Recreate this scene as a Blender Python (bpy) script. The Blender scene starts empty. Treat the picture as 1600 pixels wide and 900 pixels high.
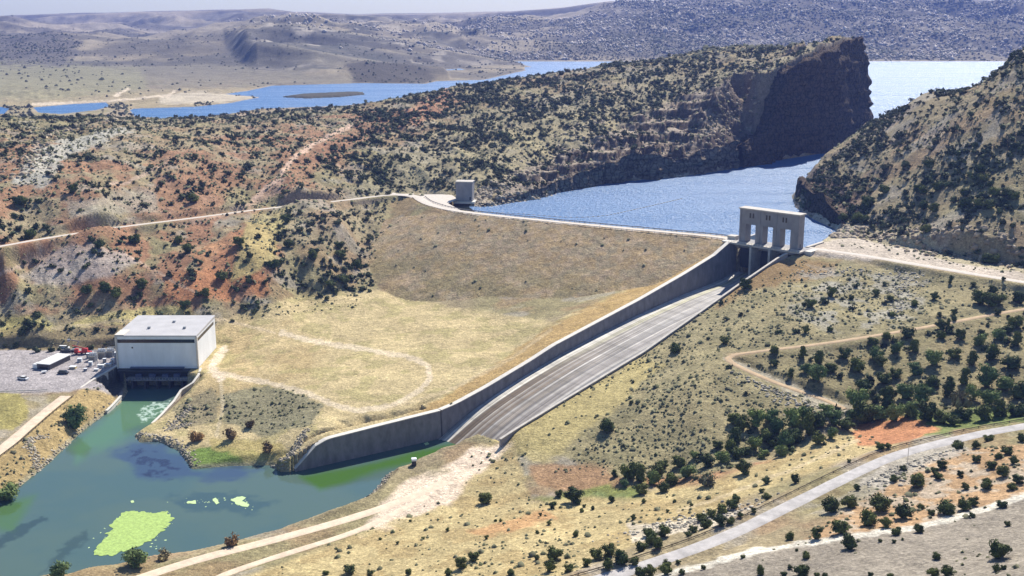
import bpy, bmesh, math, random
import numpy as np
from mathutils import Vector, Matrix
R = math.radians
S = bpy.context.scene
C = S.collection
rng = np.random.default_rng(7)
random.seed(7)

# ------------------------------------------------------------------ camera, sky, sun, exposure
CAM_H = 195.0
F = 1800.0                      # focal length in pixels of a 1600 wide picture
PITCH = math.atan(440 / F)
cam = bpy.data.objects.new('camera', bpy.data.cameras.new('camera'))
C.objects.link(cam)
cam.location = (0, 0, CAM_H)
cam.rotation_euler = (R(90) - PITCH, 0, 0)
cam.data.sensor_width = 36
cam.data.lens = 36 * F / 1600
cam.data.clip_start = 1
cam.data.clip_end = 60000
S.camera = cam

SUN_EL, SUN_AZ = 43, 24         # azimuth clockwise from the view direction
world = bpy.data.worlds.new("World")
S.world = world
world.use_nodes = True
wn = world.node_tree
bg = wn.nodes['Background']
sky = wn.nodes.new('ShaderNodeTexSky')
sky.sky_type = 'NISHITA'
sky.sun_disc = False
sky.sun_elevation = R(SUN_EL)
sky.sun_rotation = R(SUN_AZ)
sky.air_density = 1.0
sky.dust_density = 0.2
sky.ozone_density = 1.6
cool = wn.nodes.new('ShaderNodeVectorMath'); cool.operation = 'MULTIPLY'; cool.inputs[1].default_value = (.88, 1.0, 1.10)
wn.links.new(sky.outputs[0], cool.inputs[0]); wn.links.new(cool.outputs[0], bg.inputs[0])
bg.inputs[1].default_value = 0.074
sun = bpy.data.objects.new('sun', bpy.data.lights.new('sun', 'SUN'))
C.objects.link(sun)
sun.data.energy = 5.0
sun.data.angle = R(0.5)
sun.data.color = (1.0, 0.94, 0.83)
sd_ = Vector((math.sin(R(SUN_AZ)) * math.cos(R(SUN_EL)), math.cos(R(SUN_AZ)) * math.cos(R(SUN_EL)), math.sin(R(SUN_EL))))
sun.rotation_euler = sd_.to_track_quat('Z', 'Y').to_euler()
sun.location = (300, 300, 600)
S.view_settings.view_transform = 'Standard'
S.view_settings.look = 'None'
S.view_settings.gamma = 1
S.view_settings.exposure = 0.62
S.cycles.use_denoising = True
S.cycles.max_bounces = 6
S.cycles.volume_bounces = 0
S.cycles.sample_clamp_indirect = 6

# ------------------------------------------------------------------ geometry of the view
cp, sp = math.cos(PITCH), math.sin(PITCH)
def ray(px, py):
    a = (px - 800) / F
    b = (450 - py) / F
    return np.array([a, cp + b * sp, -sp + b * cp])
def W(px, py, z):
    d = ray(px, py)
    t = (z - CAM_H) / d[2]
    return (d[0] * t, d[1] * t)
def WD(px, py, y):
    d = ray(px, py)
    t = y / d[1]
    return (d[0] * t, y, CAM_H + d[2] * t)
def project(x, y, z):
    dp = y * cp + (CAM_H - z) * sp
    up = y * sp - (CAM_H - z) * cp
    return 800 + F * x / dp, 450 - F * up / dp

# ------------------------------------------------------------------ noise
def _h(ix, iy, s):
    n = (ix * 374761393 + iy * 668265263 + s * 2147483647) & 0xffffffff
    n = ((n ^ (n >> 13)) * 1274126177) & 0xffffffff
    n = (n ^ (n >> 16)) & 0xffffff
    return n / float(0xffffff)
def vn(x, y, s=0):
    x = np.asarray(x, float); y = np.asarray(y, float)
    ix = np.floor(x).astype(np.int64); iy = np.floor(y).astype(np.int64)
    fx = x - ix; fy = y - iy
    fx = fx * fx * (3 - 2 * fx); fy = fy * fy * (3 - 2 * fy)
    a = _h(ix, iy, s); b = _h(ix + 1, iy, s); c = _h(ix, iy + 1, s); d = _h(ix + 1, iy + 1, s)
    return (a * (1 - fx) + b * fx) * (1 - fy) + (c * (1 - fx) + d * fx) * fy
def fbm(x, y, o=4, s=0):
    t = 0; a = 0.5; n = 0
    for k in range(o):
        t = t + a * vn(x, y, s + k * 17); n += a
        x = x * 2.03 + 11.3; y = y * 2.03 - 7.1; a *= 0.5
    return t / n
def ridged(x, y, o=4, s=0):
    t = 0; a = 0.5; n = 0
    for k in range(o):
        t = t + a * (1 - np.abs(2 * vn(x, y, s + k * 13) - 1)); n += a
        x = x * 2.1 + 3.7; y = y * 2.1 + 9.2; a *= 0.5
    return t / n
def sstep(a, b, x):
    t = np.clip((x - a) / (b - a), 0, 1)
    return t * t * (3 - 2 * t)

# ------------------------------------------------------------------ polygons
def sdist(X, Y, poly, pad=None):
    """signed distance to a polygon, negative inside"""
    poly = np.asarray(poly, float)
    out = np.full(X.shape, 1e9)
    if pad is not None:
        m = (X > poly[:, 0].min() - pad) & (X < poly[:, 0].max() + pad) & (Y > poly[:, 1].min() - pad) & (Y < poly[:, 1].max() + pad)
    else:
        m = np.ones(X.shape, bool)
    x = X[m]; y = Y[m]
    d = np.full(x.shape, 1e18); ins = np.zeros(x.shape, bool)
    for i in range(len(poly)):
        x0, y0 = poly[i]; x1, y1 = poly[(i + 1) % len(poly)]
        ex, ey = x1 - x0, y1 - y0
        t = np.clip(((x - x0) * ex + (y - y0) * ey) / (ex * ex + ey * ey + 1e-12), 0, 1)
        d = np.minimum(d, (x - x0 - t * ex) ** 2 + (y - y0 - t * ey) ** 2)
        if y0 != y1:
            c = ((y0 > y) != (y1 > y)) & (x < ex * (y - y0) / ey + x0)
            ins ^= c
    d = np.sqrt(d)
    out[m] = np.where(ins, -d, d)
    return out
def pdist(X, Y, line, pad=None):
    """distance to a polyline and the height carried along it (line of x, y, z)"""
    line = np.asarray(line, float)
    out = np.full(X.shape, 1e9); zz = np.zeros(X.shape)
    m = np.ones(X.shape, bool) if pad is None else ((X > line[:, 0].min() - pad) & (X < line[:, 0].max() + pad) & (Y > line[:, 1].min() - pad) & (Y < line[:, 1].max() + pad))
    x = X[m]; y = Y[m]
    best = np.full(x.shape, 1e18); bz = np.zeros(x.shape)
    for i in range(len(line) - 1):
        a, b = line[i], line[i + 1]
        ex, ey = b[0] - a[0], b[1] - a[1]
        t = np.clip(((x - a[0]) * ex + (y - a[1]) * ey) / (ex * ex + ey * ey + 1e-12), 0, 1)
        q = (x - a[0] - t * ex) ** 2 + (y - a[1] - t * ey) ** 2
        k = q < best
        best[k] = q[k]
        if line.shape[1] > 2:
            bz[k] = (a[2] + t * (b[2] - a[2]))[k]
    out[m] = np.sqrt(best); zz[m] = bz
    return out, zz

# ------------------------------------------------------------------ where the works stand
G0 = np.array(W(1147, 378, 54))
B0 = np.array(W(690, 685, 0))
D = (B0 - G0) / np.hypot(*(B0 - G0))           # down the chute
N = np.array([-D[1], D[0]])                     # towards its right wall
CH_W = 40.0
S_WL = [(-6, 54.2), (3, 54.0), (20, 48.6), (54, 42.6), (99, 35.8), (140, 30.6), (174, 26.2), (193, 22.3), (226, 16.6), (246, 13.9), (258, 13.2)]
S_FL = [(-6, 35.5), (0, 34.5), (12, 32.3), (25, 31.6), (54, 30.6), (100, 27.5), (140, 23.5), (174, 19.5), (200, 15.3), (226, 10.2), (246, 4.6), (257, 0), (275, -5)]
S_WR = [(-6, 54.2), (14, 54.0), (22, 53.0), (64, 44.9), (153, 26.6), (205, 19.5), (253, 13.0), (262, 11.5)]
def prof(t, s):
    t = np.array(t); return np.interp(s, t[:, 0], t[:, 1])
def chxy(s, w):
    return G0 + D * s + N * w
TW = [tuple(B0 + D * 0.0), W(600, 706, 0), W(460, 738, 0)]     # foot of the training wall
TWT = [13.2, 12.3, 11.0, 1.0]

CREST_O = np.array([42.7, 756.6]); cdir = np.array([0.88, -0.47]); cdir /= np.hypot(*cdir)
cn = np.array([cdir[1], -cdir[0]])             # downstream
if cn[1] > 0: cn = -cn
crest_px = [(650, 305), (665, 318), (700, 328), (760, 336), (900, 350), (1020, 361), (1120, 370)]
crest_xy = [W(px, py, 54) for px, py in crest_px] + [tuple(G0 + N * -4 + D * -6)]
def dam_z(x, y):
    d, _ = pdist(np.asarray(x, float), np.asarray(y, float), [(a[0], a[1], 0) for a in crest_xy])
    k = (np.asarray(x) - CREST_O[0]) * cn[0] + (np.asarray(y) - CREST_O[1]) * cn[1]
    up = 54.0 - 0.5 * np.maximum(d - 6, 0)
    dn = 54.0 - 0.385 * np.maximum(d - 5, 0)
    # side test against the crest line
    return np.where(k > 0, dn, up), d, k

# water
bay_px = [(-200, 900), (0, 783), (25, 765), (80, 720), (130, 672), (188, 630), (200, 612)]
bay = [W(a, b, 0) for a, b in bay_px] + [(-205, 581), (-170, 581)] + \
      [W(a, b, 0) for a, b in [(285, 618), (268, 634), (243, 660), (210, 680), (218, 691), (250, 690), (280, 705), (300, 733), (360, 728), (420, 727), (440, 737), (460, 738)]] + \
      [tuple(B0), tuple(B0 + N * 8)] + \
      [W(a, b, 0) for a, b in [(716, 698), (640, 727), (605, 742), (580, 775), (540, 797), (470, 820), (400, 840), (350, 853), (300, 864), (240, 872), (180, 888), (100, 905), (0, 925), (-200, 960)]]
L50 = lambda pts: [W(a, b, 50) for a, b in pts]
SHORE_C = L50([(752, 324), (790, 318), (840, 311), (880, 299), (935, 288), (1000, 281), (1060, 276), (1100, 271), (1150, 262), (1200, 252), (1238, 247)]) + [(322, 1178), (364, 1240), (406, 1302)]
res = [tuple(np.array(p) - cn * 13) for p in crest_xy[3:]] + [tuple(G0 - D * 9), tuple(G0 - D * 9 + N * 44)] + \
      L50([(1290, 374), (1312, 371), (1304, 358), (1270, 342), (1243, 324), (1237, 306)]) + [(236, 940), (258, 1000), (292, 1060), (350, 1130), (430, 1180), (580, 1300), (800, 1560), (1500, 2050), (3200, 2700), (3200, 3183), (-1, 3183)] + \
      [(100, 2600), (250, 1700), (395, 1450), (398, 1345), (414, 1325)] + SHORE_C[::-1]
lakes = [L50([(-60, 167), (0, 167), (14, 170), (6, 178), (-60, 181)]),
         L50([(52, 168), (110, 163), (165, 160), (172, 166), (150, 172), (96, 178), (60, 176)]),
         L50([(203, 172), (216, 187), (260, 190), (294, 186), (358, 178), (405, 170), (540, 165), (640, 152), (699, 146), (756, 136), (830, 118), (905, 110), (1000, 108), (1010, 104), (905, 104), (820, 105), (822, 110), (756, 125), (682, 127), (665, 131), (560, 130), (530, 131), (425, 134), (388, 142), (352, 147), (408, 152), (380, 157), (362, 161), (304, 167), (209, 170)]),
         L50([(676, 113), (678, 110), (719, 107), (730, 110)])]
island = L50([(440, 152), (470, 148), (540, 145), (568, 145), (570, 148), (530, 152), (480, 154)])

# ------------------------------------------------------------------ land heights: spot heights and a smooth surface through them
SPOT = []
def Z(*rows):
    for px, py, z in rows:
        x, y = W(px, py, z); SPOT.append((x, y, z))
def Y(*rows):
    for px, py, y in rows:
        SPOT.append(WD(px, py, y))
# road line and slope below it
Z((0, 385, 56), (100, 365, 56), (200, 352, 55), (300, 340, 55), (420, 325, 54), (540, 313, 54), (610, 304, 54))
Z((-150, 420, 54), (-150, 550, 12), (0, 530, 14), (60, 528, 14), (150, 500, 19), (0, 480, 25), (250, 470, 25), (150, 440, 35), (40, 430, 38), (300, 430, 36), (380, 480, 20), (350, 380, 46), (200, 380, 50))
Z((400, 400, 43), (480, 400, 38), (470, 455, 21), (540, 350, 50), (540, 440, 22), (350, 505, 16), (250, 497, 17))
Z((0, 550, 9), (0, 610, 9), (100, 580, 9), (150, 560, 9), (170, 600, 9), (120, 545, 10), (345, 545, 9), (320, 578, 9), (-150, 620, 9))
# dip slope of the long ridge
for px, rows in {-150: [(330, 720), (240, 860), (190, 1010), (178, 1120)], 0: [(340, 712), (250, 850), (205, 980), (184, 1120)], 150: [(305, 760), (240, 880), (200, 1000), (184, 1130)],
                 300: [(300, 815), (240, 905), (205, 1020), (190, 1130)], 450: [(285, 850), (220, 1000), (175, 1200)], 600: [(270, 920), (200, 1080), (160, 1280)],
                 700: [(260, 930), (200, 1080), (139, 1350)], 800: [(290, 890), (240, 985), (180, 1120), (124, 1400)], 950: [(232, 1005), (190, 1090), (150, 1180), (104, 1450)],
                 1100: [(222, 1045), (185, 1085), (140, 1190), (86, 1480)], 1200: [(120, 1115), (95, 1250), (76, 1480)], 1290: [(83, 1190), (70, 1350)], 1345: [(67, 1285), (63, 1340)]}.items():
    Y(*[(px, py, y) for py, y in rows])
Y((1185, 117, 1100), (1240, 101, 1140), (1100, 262, 1012), (1000, 272, 985), (850, 303, 900))
# behind the long ridge
for x, y in [(-700, 1480), (-500, 1500), (-300, 1550), (-150, 1680), (0, 1800), (150, 1750), (300, 1600), (400, 1480)]:
    SPOT.append((x, y, 47))
# far shore flats and hills
Y((0, 150, 1850), (-150, 150, 1850), (150, 152, 1850), (300, 150, 1900), (0, 120, 2250), (0, 95, 2900), (0, 60, 4200), (0, 24, 8000), (0, 40, 5600),
  (250, 120, 2350), (250, 90, 3000), (250, 55, 4400), (250, 15, 8000), (250, 30, 5800), (450, 110, 2500), (500, 75, 3100), (520, 45, 4000), (560, 22, 5000), (450, 7, 8200),
  (620, 112, 2450), (620, 75, 3100), (600, 25, 5000), (700, 85, 3300), (720, 55, 3800), (700, 35, 4600), (700, 8, 8200), (-200, 90, 3000), (-200, 30, 7000), (560, 122, 2330))
Y((800, 95, 3100), (850, 60, 3700), (850, 32, 4200), (960, 70, 3500), (960, 35, 4000), (955, 4, 4500), (1100, 60, 3700), (1100, 14, 4500), (1200, 50, 3800), (1250, 12, 4500),
  (1400, 88, 3300), (1400, 60, 3700), (1350, 10, 4600), (1500, 85, 3350), (1500, 10, 4500), (1600, 80, 3400), (1600, 45, 3800), (1620, 0, 4700), (1800, 70, 3400), (1800, 5, 4600))
for x in (-3500, -1500, 0, 1500, 3500): SPOT.append((x, 14000, 195))
# right bank hill
for px, rows in {1600: [(412, 620), (240, 720), (78, 860)], 1450: [(388, 660), (260, 765), (142, 910)], 1365: [(366, 715), (280, 800), (191, 960)], 1310: [(352, 752), (225, 990)], 1250: [(310, 830)], 1750: [(430, 590), (200, 720), (10, 860)]}.items():
    Y(*[(px, py, y) for py, y in rows])
for x, y in [(420, 1010), (600, 1080), (280, 1040)]: SPOT.append((x, y, 60))
# right crest apron and slope
Z((1262, 385, 54), (1350, 398, 54), (1480, 420, 54), (1600, 440, 54), (1300, 374, 54), (1440, 386, 56), (1750, 460, 54))
Z((1270, 412, 50), (1400, 442, 48), (1600, 470, 47), (1580, 485, 46), (1450, 510, 43), (1300, 535, 39), (1180, 550, 35), (1130, 557, 33), (1200, 450, 45), (1200, 500, 40), (1750, 520, 46))
Z((1325, 655, 25), (1220, 602, 30), (1600, 560, 41), (1600, 620, 35), (1450, 560, 38), (1400, 640, 29), (1500, 655, 31), (1330, 662, 23), (1200, 700, 18), (1050, 740, 12), (900, 775, 8), (775, 790, 6), (1080, 600, 29), (1750, 620, 38))
Z((1000, 650, 21), (900, 700, 14), (1100, 640, 25), (1200, 650, 25), (850, 672, 14), (790, 700, 8))
Z((700, 750, 5), (600, 790, 4), (400, 850, 4), (250, 890, 4), (650, 735, 3), (730, 705, 6))
Z((1350, 685, 27), (1200, 735, 22), (1000, 790, 18), (800, 830, 14), (700, 870, 13), (600, 890, 11), (500, 895, 9), (1100, 760, 20))
Z((1590, 668, 36), (1480, 690, 34), (1400, 708, 33), (1330, 740, 32), (1230, 790, 31), (1130, 840, 30), (1000, 885, 29), (900, 897, 28))
Z((1590, 700, 39), (1500, 740, 38), (1350, 795, 36), (1250, 835, 35), (1180, 850, 34))
Z((1600, 778, 45), (1440, 825, 42), (1300, 845, 40), (1180, 863, 38), (1060, 893, 36), (1590, 850, 52), (1450, 880, 49), (1300, 893, 46))
for q in [(0, 140, 75), (0, 240, 45), (-100, 260, 22), (-200, 250, 14), (-300, 300, 10), (120, 220, 75), (250, 260, 75), (80, 290, 42), (-60, 320, 15), (250, 330, 60)]: SPOT.append(q)
# field below the dam and left bank
Z((450, 500, 16.5), (560, 480, 17), (700, 515, 16), (800, 545, 16), (720, 482, 17.5), (590, 460, 19), (350, 600, 11), (450, 600, 12), (550, 580, 14), (660, 580, 15), (600, 640, 12.6), (330, 650, 5), (400, 640, 8), (250, 662, 2.5), (310, 600, 9.5),
  (400, 715, 3), (470, 675, 9.6), (340, 715, 2), (440, 715, 4.5), (380, 690, 5))
Z((0, 700, 7), (60, 655, 7.5), (100, 622, 8.5), (30, 635, 11), (0, 750, 3.5), (100, 680, 4), (150, 645, 5), (-150, 700, 8))
for q in [(-420, 480, 12), (-560, 640, 22), (-560, 900, 80), (-700, 1150, 90), (-450, 380, 8)]: SPOT.append(q)
# ground against the walls
for s_ in range(20, 256, 14):
    x, y = chxy(s_, -3); SPOT.append((x, y, prof(S_WL, s_) - 0.9))
for s_ in range(30, 262, 14):
    x, y = chxy(s_, CH_W + 3); SPOT.append((x, y, prof(S_WR, s_) - 0.9))
for t in (0.15, 0.45, 0.8):
    a, b = np.array(TW[0]), np.array(TW[2]); q = a + (b - a) * t
    SPOT.append((q[0] - 2, q[1] + 4, 12.3 - t * 1.2))
# the dam meets the hill on its left; the old valley floor under it
for px, py in [(612, 330), (596, 355), (588, 380), (582, 405), (578, 430)]:
    d = ray(px, py); ts = np.linspace(700, 1000, 3000); P_ = d[None] * ts[:, None]
    zz = CAM_H + P_[:, 2]; dz = dam_z(P_[:, 0], P_[:, 1])[0]
    i = int(np.argmax(zz < dz)); x, y, z = P_[i, 0], P_[i, 1], zz[i]
    SPOT.append((x, y, z + 0.5)); SPOT.append((x - 14, y, z + 4)); SPOT.append((x + 16, y, z - 6))
for q in [(-20, 740, 30), (40, 700, 25), (90, 690, 30), (0, 790, 38), (60, 800, 36)]: SPOT.append(q)

SPOT = np.array(SPOT)
def warp(x, y):
    return x / y * 2.2, np.log(y)
def rbf_fit(P):
    a, b = warp(P[:, 0], P[:, 1])
    r = np.sqrt((a[:, None] - a[None]) ** 2 + (b[:, None] - b[None]) ** 2 + 0.01 ** 2)
    n = len(P); A = np.zeros((n + 3, n + 3)); A[:n, :n] = r + np.eye(n) * -1e-4 * 0
    A[:n, n] = 1; A[:n, n + 1] = a; A[:n, n + 2] = b; A[n:, :n] = A[:n, n:].T
    w = np.linalg.solve(A + 1e-9 * np.eye(n + 3), np.r_[P[:, 2], 0, 0, 0])
    return a, b, w
fa, fb, fw = rbf_fit(SPOT)
def rbf(x, y):
    a, b = warp(x, y); sh = a.shape; a = a.ravel(); b = b.ravel(); n = len(fa); out = np.empty(a.size)
    for i in range(0, a.size, 20000):
        r = np.sqrt((a[i:i + 20000, None] - fa[None]) ** 2 + (b[i:i + 20000, None] - fb[None]) ** 2 + 0.01 ** 2)
        out[i:i + 20000] = r @ fw[:n] + fw[n] + fw[n + 1] * a[i:i + 20000] + fw[n + 2] * b[i:i + 20000]
    return out.reshape(sh)

UMAX = 1.3
us = np.r_[-np.linspace(1.3, .545, 50), np.linspace(-.54, .54, 1060), np.linspace(.545, 1.3, 50)]
NU = len(us)
vs = [math.log(120)]
while vs[-1] < math.log(9300):
    y = math.exp(vs[-1])
    vs.append(vs[-1] + (0.008 if y < 240 else 0.0023 if y < 1150 else 0.0026 if y < 1550 else 0.0045 if y < 8500 else 0.02))
vs = np.array(vs); NV = len(vs)
U, V = np.meshgrid(us, vs)
GY = np.exp(V); GX = U * GY
# smooth surface on a coarser grid, then refined
cu = np.linspace(-UMAX, UMAX, 476); cv = np.linspace(vs[0], vs[-1], 560)
CU, CV = np.meshgrid(cu, cv)
cz = rbf(CU * np.exp(CV), np.exp(CV))
for _ in range(2):
    q = np.pad(cz, 1, mode='edge')
    cz = (q[:-2, 1:-1] + q[2:, 1:-1] + q[1:-1, :-2] + q[1:-1, 2:] + 4 * cz) / 8
def bil(G, gu, gv, u, v):
    fu = np.clip(np.interp(u, gu, np.arange(len(gu))), 0, len(gu) - 1.001)
    fv = np.clip(np.interp(v, gv, np.arange(len(gv))), 0, len(gv) - 1.001)
    iu = fu.astype(int); iv = fv.astype(int); a = fu - iu; b = fv - iv
    return (G[iv, iu] * (1 - a) + G[iv, iu + 1] * a) * (1 - b) + (G[iv + 1, iu] * (1 - a) + G[iv + 1, iu + 1] * a) * b
GZ = bil(cz, cu, cv, U, V)

# pixel masks are only a way to say which piece of land is meant: each is a fixed patch of ground
PX, PY = project(GX, GY, GZ)
def region(poly, soft=6, wob=6, seed=0, scale=None):
    d = sdist(PX, PY, poly, pad=soft + wob + 4)
    m = d < 1e8
    out = np.zeros(d.shape)
    sc = scale or 14.0
    n = (fbm(GX[m] / sc, GY[m] / sc, 3, seed) - 0.5) * 2 * wob
    out[m] = sstep(soft * 0.5, -soft * 0.5, d[m] + n)
    return out

# natural relief
works = region([(330, 510), (480, 455), (600, 440), (640, 300), (1150, 360), (1330, 380), (1700, 445), (1700, 470), (1250, 408), (1000, 560), (780, 700), (640, 735), (430, 745), (200, 690), (180, 540), (-100, 540), (-100, 620), (100, 625), (250, 560), (330, 540)], 16, 0)
far = sstep(1500, 2600, GY)
near_amp = (1 - works) * (1 - far)
rough_hill = region([(-200, 150), (1360, 40), (1380, 230), (1600, 70), (1700, 60), (1700, 440), (1310, 365), (1230, 300), (745, 320), (600, 320), (560, 480), (0, 540), (-200, 500)], 30, 0)
GZ = np.where(GY > 8300, GZ - (GY - 8300) * .06, GZ)
GZ = GZ + near_amp * (0.35 + 0.65 * rough_hill) * ((fbm(GX / 55, GY / 55, 4, 3) - 0.5) * 9 + (ridged(GX / 24 + GY / 60, GY / 46, 4, 5) - 0.62) * (2.6 + 2.4 * sstep(760, 820, GY)) * rough_hill + (fbm(GX / 7, GY / 7, 3, 9) - 0.5) * 1.6)
GZ = GZ + works * (fbm(GX / 6, GY / 6, 3, 4) - 0.5) * 0.25
rel = ridged(GX / 900 + GY / 2600, GY / 1300, 5, 21) - 0.62
far2 = sstep(2300, 4200, GY)
GZ = GZ + far2 * rel * (55 + 60 * sstep(3000, 5000, GY)) * (1 - sstep(5200, 7600, GY)) * (1 - 0.45 * sstep(0, 900, GX)) + far * (fbm(GX / 160, GY / 160, 4, 8) - 0.5) * (10 + 26 * far2)
# mesas and ridges, their tops held down to the skyline
far3 = sstep(2500, 3600, GY)
bigr = ridged(GX / 1500 + GY / 5200, GY / 900 + GX / 4000, 3, 25) - .60
GZ = GZ + far3 * (1 - sstep(7000, 7900, GY)) * bigr * (110 + 120 * sstep(3600, 6500, GY)) * (1 - .5 * sstep(300, 1500, GX))
GZ = GZ + far3 * (ridged(GX / 240, GY / 300, 3, 27) - .62) * 26
mid = region([(360, 75), (470, 35), (600, 28), (760, 62), (760, 96), (620, 104), (500, 112), (400, 108)], 24, 12, 3, 200)
GZ = GZ + mid * (ridged(GX / 420, GY / 420, 4, 29) - .45) * 95
pen = region([(540, 112), (600, 100), (690, 104), (700, 122), (560, 128)], 12, 3, 3, 90)
GZ = GZ + pen * (8 + 22 * ridged(GX / 130, GY / 130, 3, 30))
_px, _py = project(GX, GY, GZ)
sk = np.interp(_px, [-600, 0, 200, 420, 460, 560, 800, 880, 955, 1030, 1150, 1300, 1600, 2400], [26, 25, 19, 14, 20, 24, 19, 13, 4, 11, 9, 8, 3, 0])
capz = CAM_H - (sk + 4 * (fbm(GX / 400, GY / 400, 3, 28) - .5) - 10) * GY / 1800
GZ = np.where((GY > 2600), np.where(GZ > capz, capz + (GZ - capz) * .06, GZ), GZ)
hard = far2 * sstep(100, 700, GX) * sstep(6500, 4500, GY)
GZ = GZ + hard * (ridged(GX / 330, GY / 420, 4, 31) - 0.6) * 85

crag = region([(800, 285), (900, 225), (1000, 178), (1180, 112), (1240, 240), (1100, 268), (1000, 282), (860, 298)], 26, 12)
GZ = GZ + crag * ((ridged(GX / 30, GY / 30, 4, 71) - .62) * 20 + (fbm(GX / 6, GY / 6, 3, 72) - .5) * 5)
hh_ = (GZ - 50 + (fbm(GX / 22, GY / 22, 3, 73) - .5) * 9) / 7.5
GZ = GZ + crag * .8 * (np.floor(hh_) + sstep(.62, .95, hh_ - np.floor(hh_)) - hh_ + .3) * 7.5 * (GZ > 51)
# gravel and paved roads: level the land across them
ROADS = {}
def road(name, pts_px, w, kind='z'):
    pts = [(*W(a, b, z), z) for a, b, z in pts_px]
    ROADS[name] = (pts, w)
road('crest', [(1262, 387, 54), (1350, 399, 54), (1480, 421, 54), (1600, 441, 54), (1750, 466, 54)], 8)
road('paved', [(1660, 655, 36.5), (1590, 668, 36), (1540, 676, 35), (1480, 690, 34), (1400, 710, 33), (1330, 742, 32), (1230, 792, 31), (1130, 842, 30), (1000, 887, 29), (880, 922, 28)], 10.0)
road('hillside', [(-150, 412, 55.5), (0, 385, 55.5), (60, 374, 55.3), (130, 363, 55), (200, 353, 55), (300, 341, 55), (420, 325, 54.4), (540, 313, 54.2), (600, 305, 54), (650, 303, 54)], 6)
road('trail', [(1640, 478, 46.5), (1580, 486, 46), (1450, 511, 43), (1300, 536, 39), (1180, 550, 35), (1130, 557, 33), (1150, 572, 32), (1220, 602, 30), (1290, 625, 27.5), (1320, 640, 26)], 7.0)
road('bayside', [(90, 960, 4), (150, 928, 4), (250, 892, 4), (330, 868, 4), (400, 851, 4), (500, 824, 4), (580, 800, 4.2), (650, 775, 4.6), (700, 750, 5)], 6.5)
road('lower_track', [(240, 960, 4.2), (330, 905, 4.2), (400, 880, 4.2), (480, 855, 4.2), (560, 830, 4.4), (620, 800, 4.5), (670, 775, 4.8)], 4.0)
road('left_bank', [(-100, 770, 7), (0, 705, 7), (40, 670, 7.3), (75, 640, 8), (105, 617, 9)], 8)
def smooth_line(pts, step=3.0):
    P = np.array(pts, float)
    for _ in range(3):
        Q = [P[0]]
        for a, b in zip(P[:-1], P[1:]): Q += [a * .75 + b * .25, a * .25 + b * .75]
        P = np.array(Q + [P[-1]])
    L = np.r_[0, np.cumsum(np.hypot(*(P[1:, :2] - P[:-1, :2]).T))]
    t = np.arange(0, L[-1], step)
    return np.c_[[np.interp(t, L, P[:, k]) for k in range(P.shape[1])]].T
# the dam
crest_line = smooth_line([(*W(600, 303, 54), 54)] + [(a, b, 54) for a, b in crest_xy], 3)
dz, dd, dk = dam_z(GX, GY)
inside_dam = sdist(GX, GY, [tuple(np.array(crest_xy[0]) + (-28, 10)), tuple(np.array(crest_xy[0]) - cn * 30 + (10, 0)), tuple(np.array(crest_xy[3]) - cn * 60), tuple(G0 - cn * 55), tuple(G0 + N * -2), tuple(chxy(60, -2)), tuple(chxy(120, -2)), tuple(W(850, 512, 17)), tuple(np.array(W(720, 482, 17)) + cn * 25), tuple(np.array(W(585, 460, 17)) + cn * 25 + (-30, 0))], pad=5)
dam_in = inside_dam < 0
GZn = GZ.copy()
GZ = np.where(dam_in, np.maximum(GZ, dz + (fbm(GX / 3, GY / 3, 3, 44) - .5) * .7), GZ)
DAMFACE = dam_in & (dz > GZn - 0.05) & (dk > 0)

# chute cut
rel_ = np.stack([GX - G0[0], GY - G0[1]], -1)
cs = rel_ @ D; cw = rel_ @ N
inch = (cs > -12) & (cs < 258) & (cw > -1.9) & (cw < CH_W + 0.9)
GZ = np.where(inch, np.minimum(GZ, prof(S_FL, cs) - 2.5), GZ)
# the lot and the ground under the powerhouse
lot = [W(-160, 545, 9), W(60, 545, 9), W(195, 545, 9), W(190, 568, 9), W(152, 592, 9), W(120, 612, 9), W(0, 613, 9), W(-160, 625, 9)]
ld = sdist(GX, GY, lot, pad=8)
GZ = np.where(ld < 1e8, GZ + (9.0 - GZ) * sstep(6, 0, ld), GZ)
pl_ = sdist(GX, GY, [(-212, 577), (-163, 577), (-161, 624), (-212, 624)], pad=6)
GZ = np.where(pl_ < 1e8, GZ + (8.9 - GZ) * sstep(5, 0, pl_), GZ)
pit = [(-209.5, 592), W(188, 571, 9), W(153, 592, 9), W(150, 606, 5), W(180, 626, 1), (-203, 570), (-204, 585)]
pd_ = sdist(GX, GY, pit, pad=5)
GZ = np.where(pd_ < 0, np.minimum(GZ, 1.6 + .02 * (GX + 230)), GZ)
for nm, (pts, w) in ROADS.items():
    sm = smooth_line(pts, 4)
    ROADS[nm] = (sm, w)
    d, zz = pdist(GX, GY, sm, pad=w * 2)
    ok = d < 1e8
    GZ = np.where(ok, GZ + (zz - GZ) * sstep(w * 1.25, w * 0.6, d), GZ)
# apron behind the right crest road
ap = [W(1262, 381, 54), W(1290, 374, 54), W(1330, 372, 54), W(1430, 388, 54), W(1560, 410, 54), W(1640, 425, 54), W(1700, 450, 54), W(1480, 424, 54)]
d = sdist(GX, GY, ap, pad=12)
GZ = np.where(d < 1e8, GZ + (53.9 - GZ) * sstep(6, 0, d), GZ)

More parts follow.
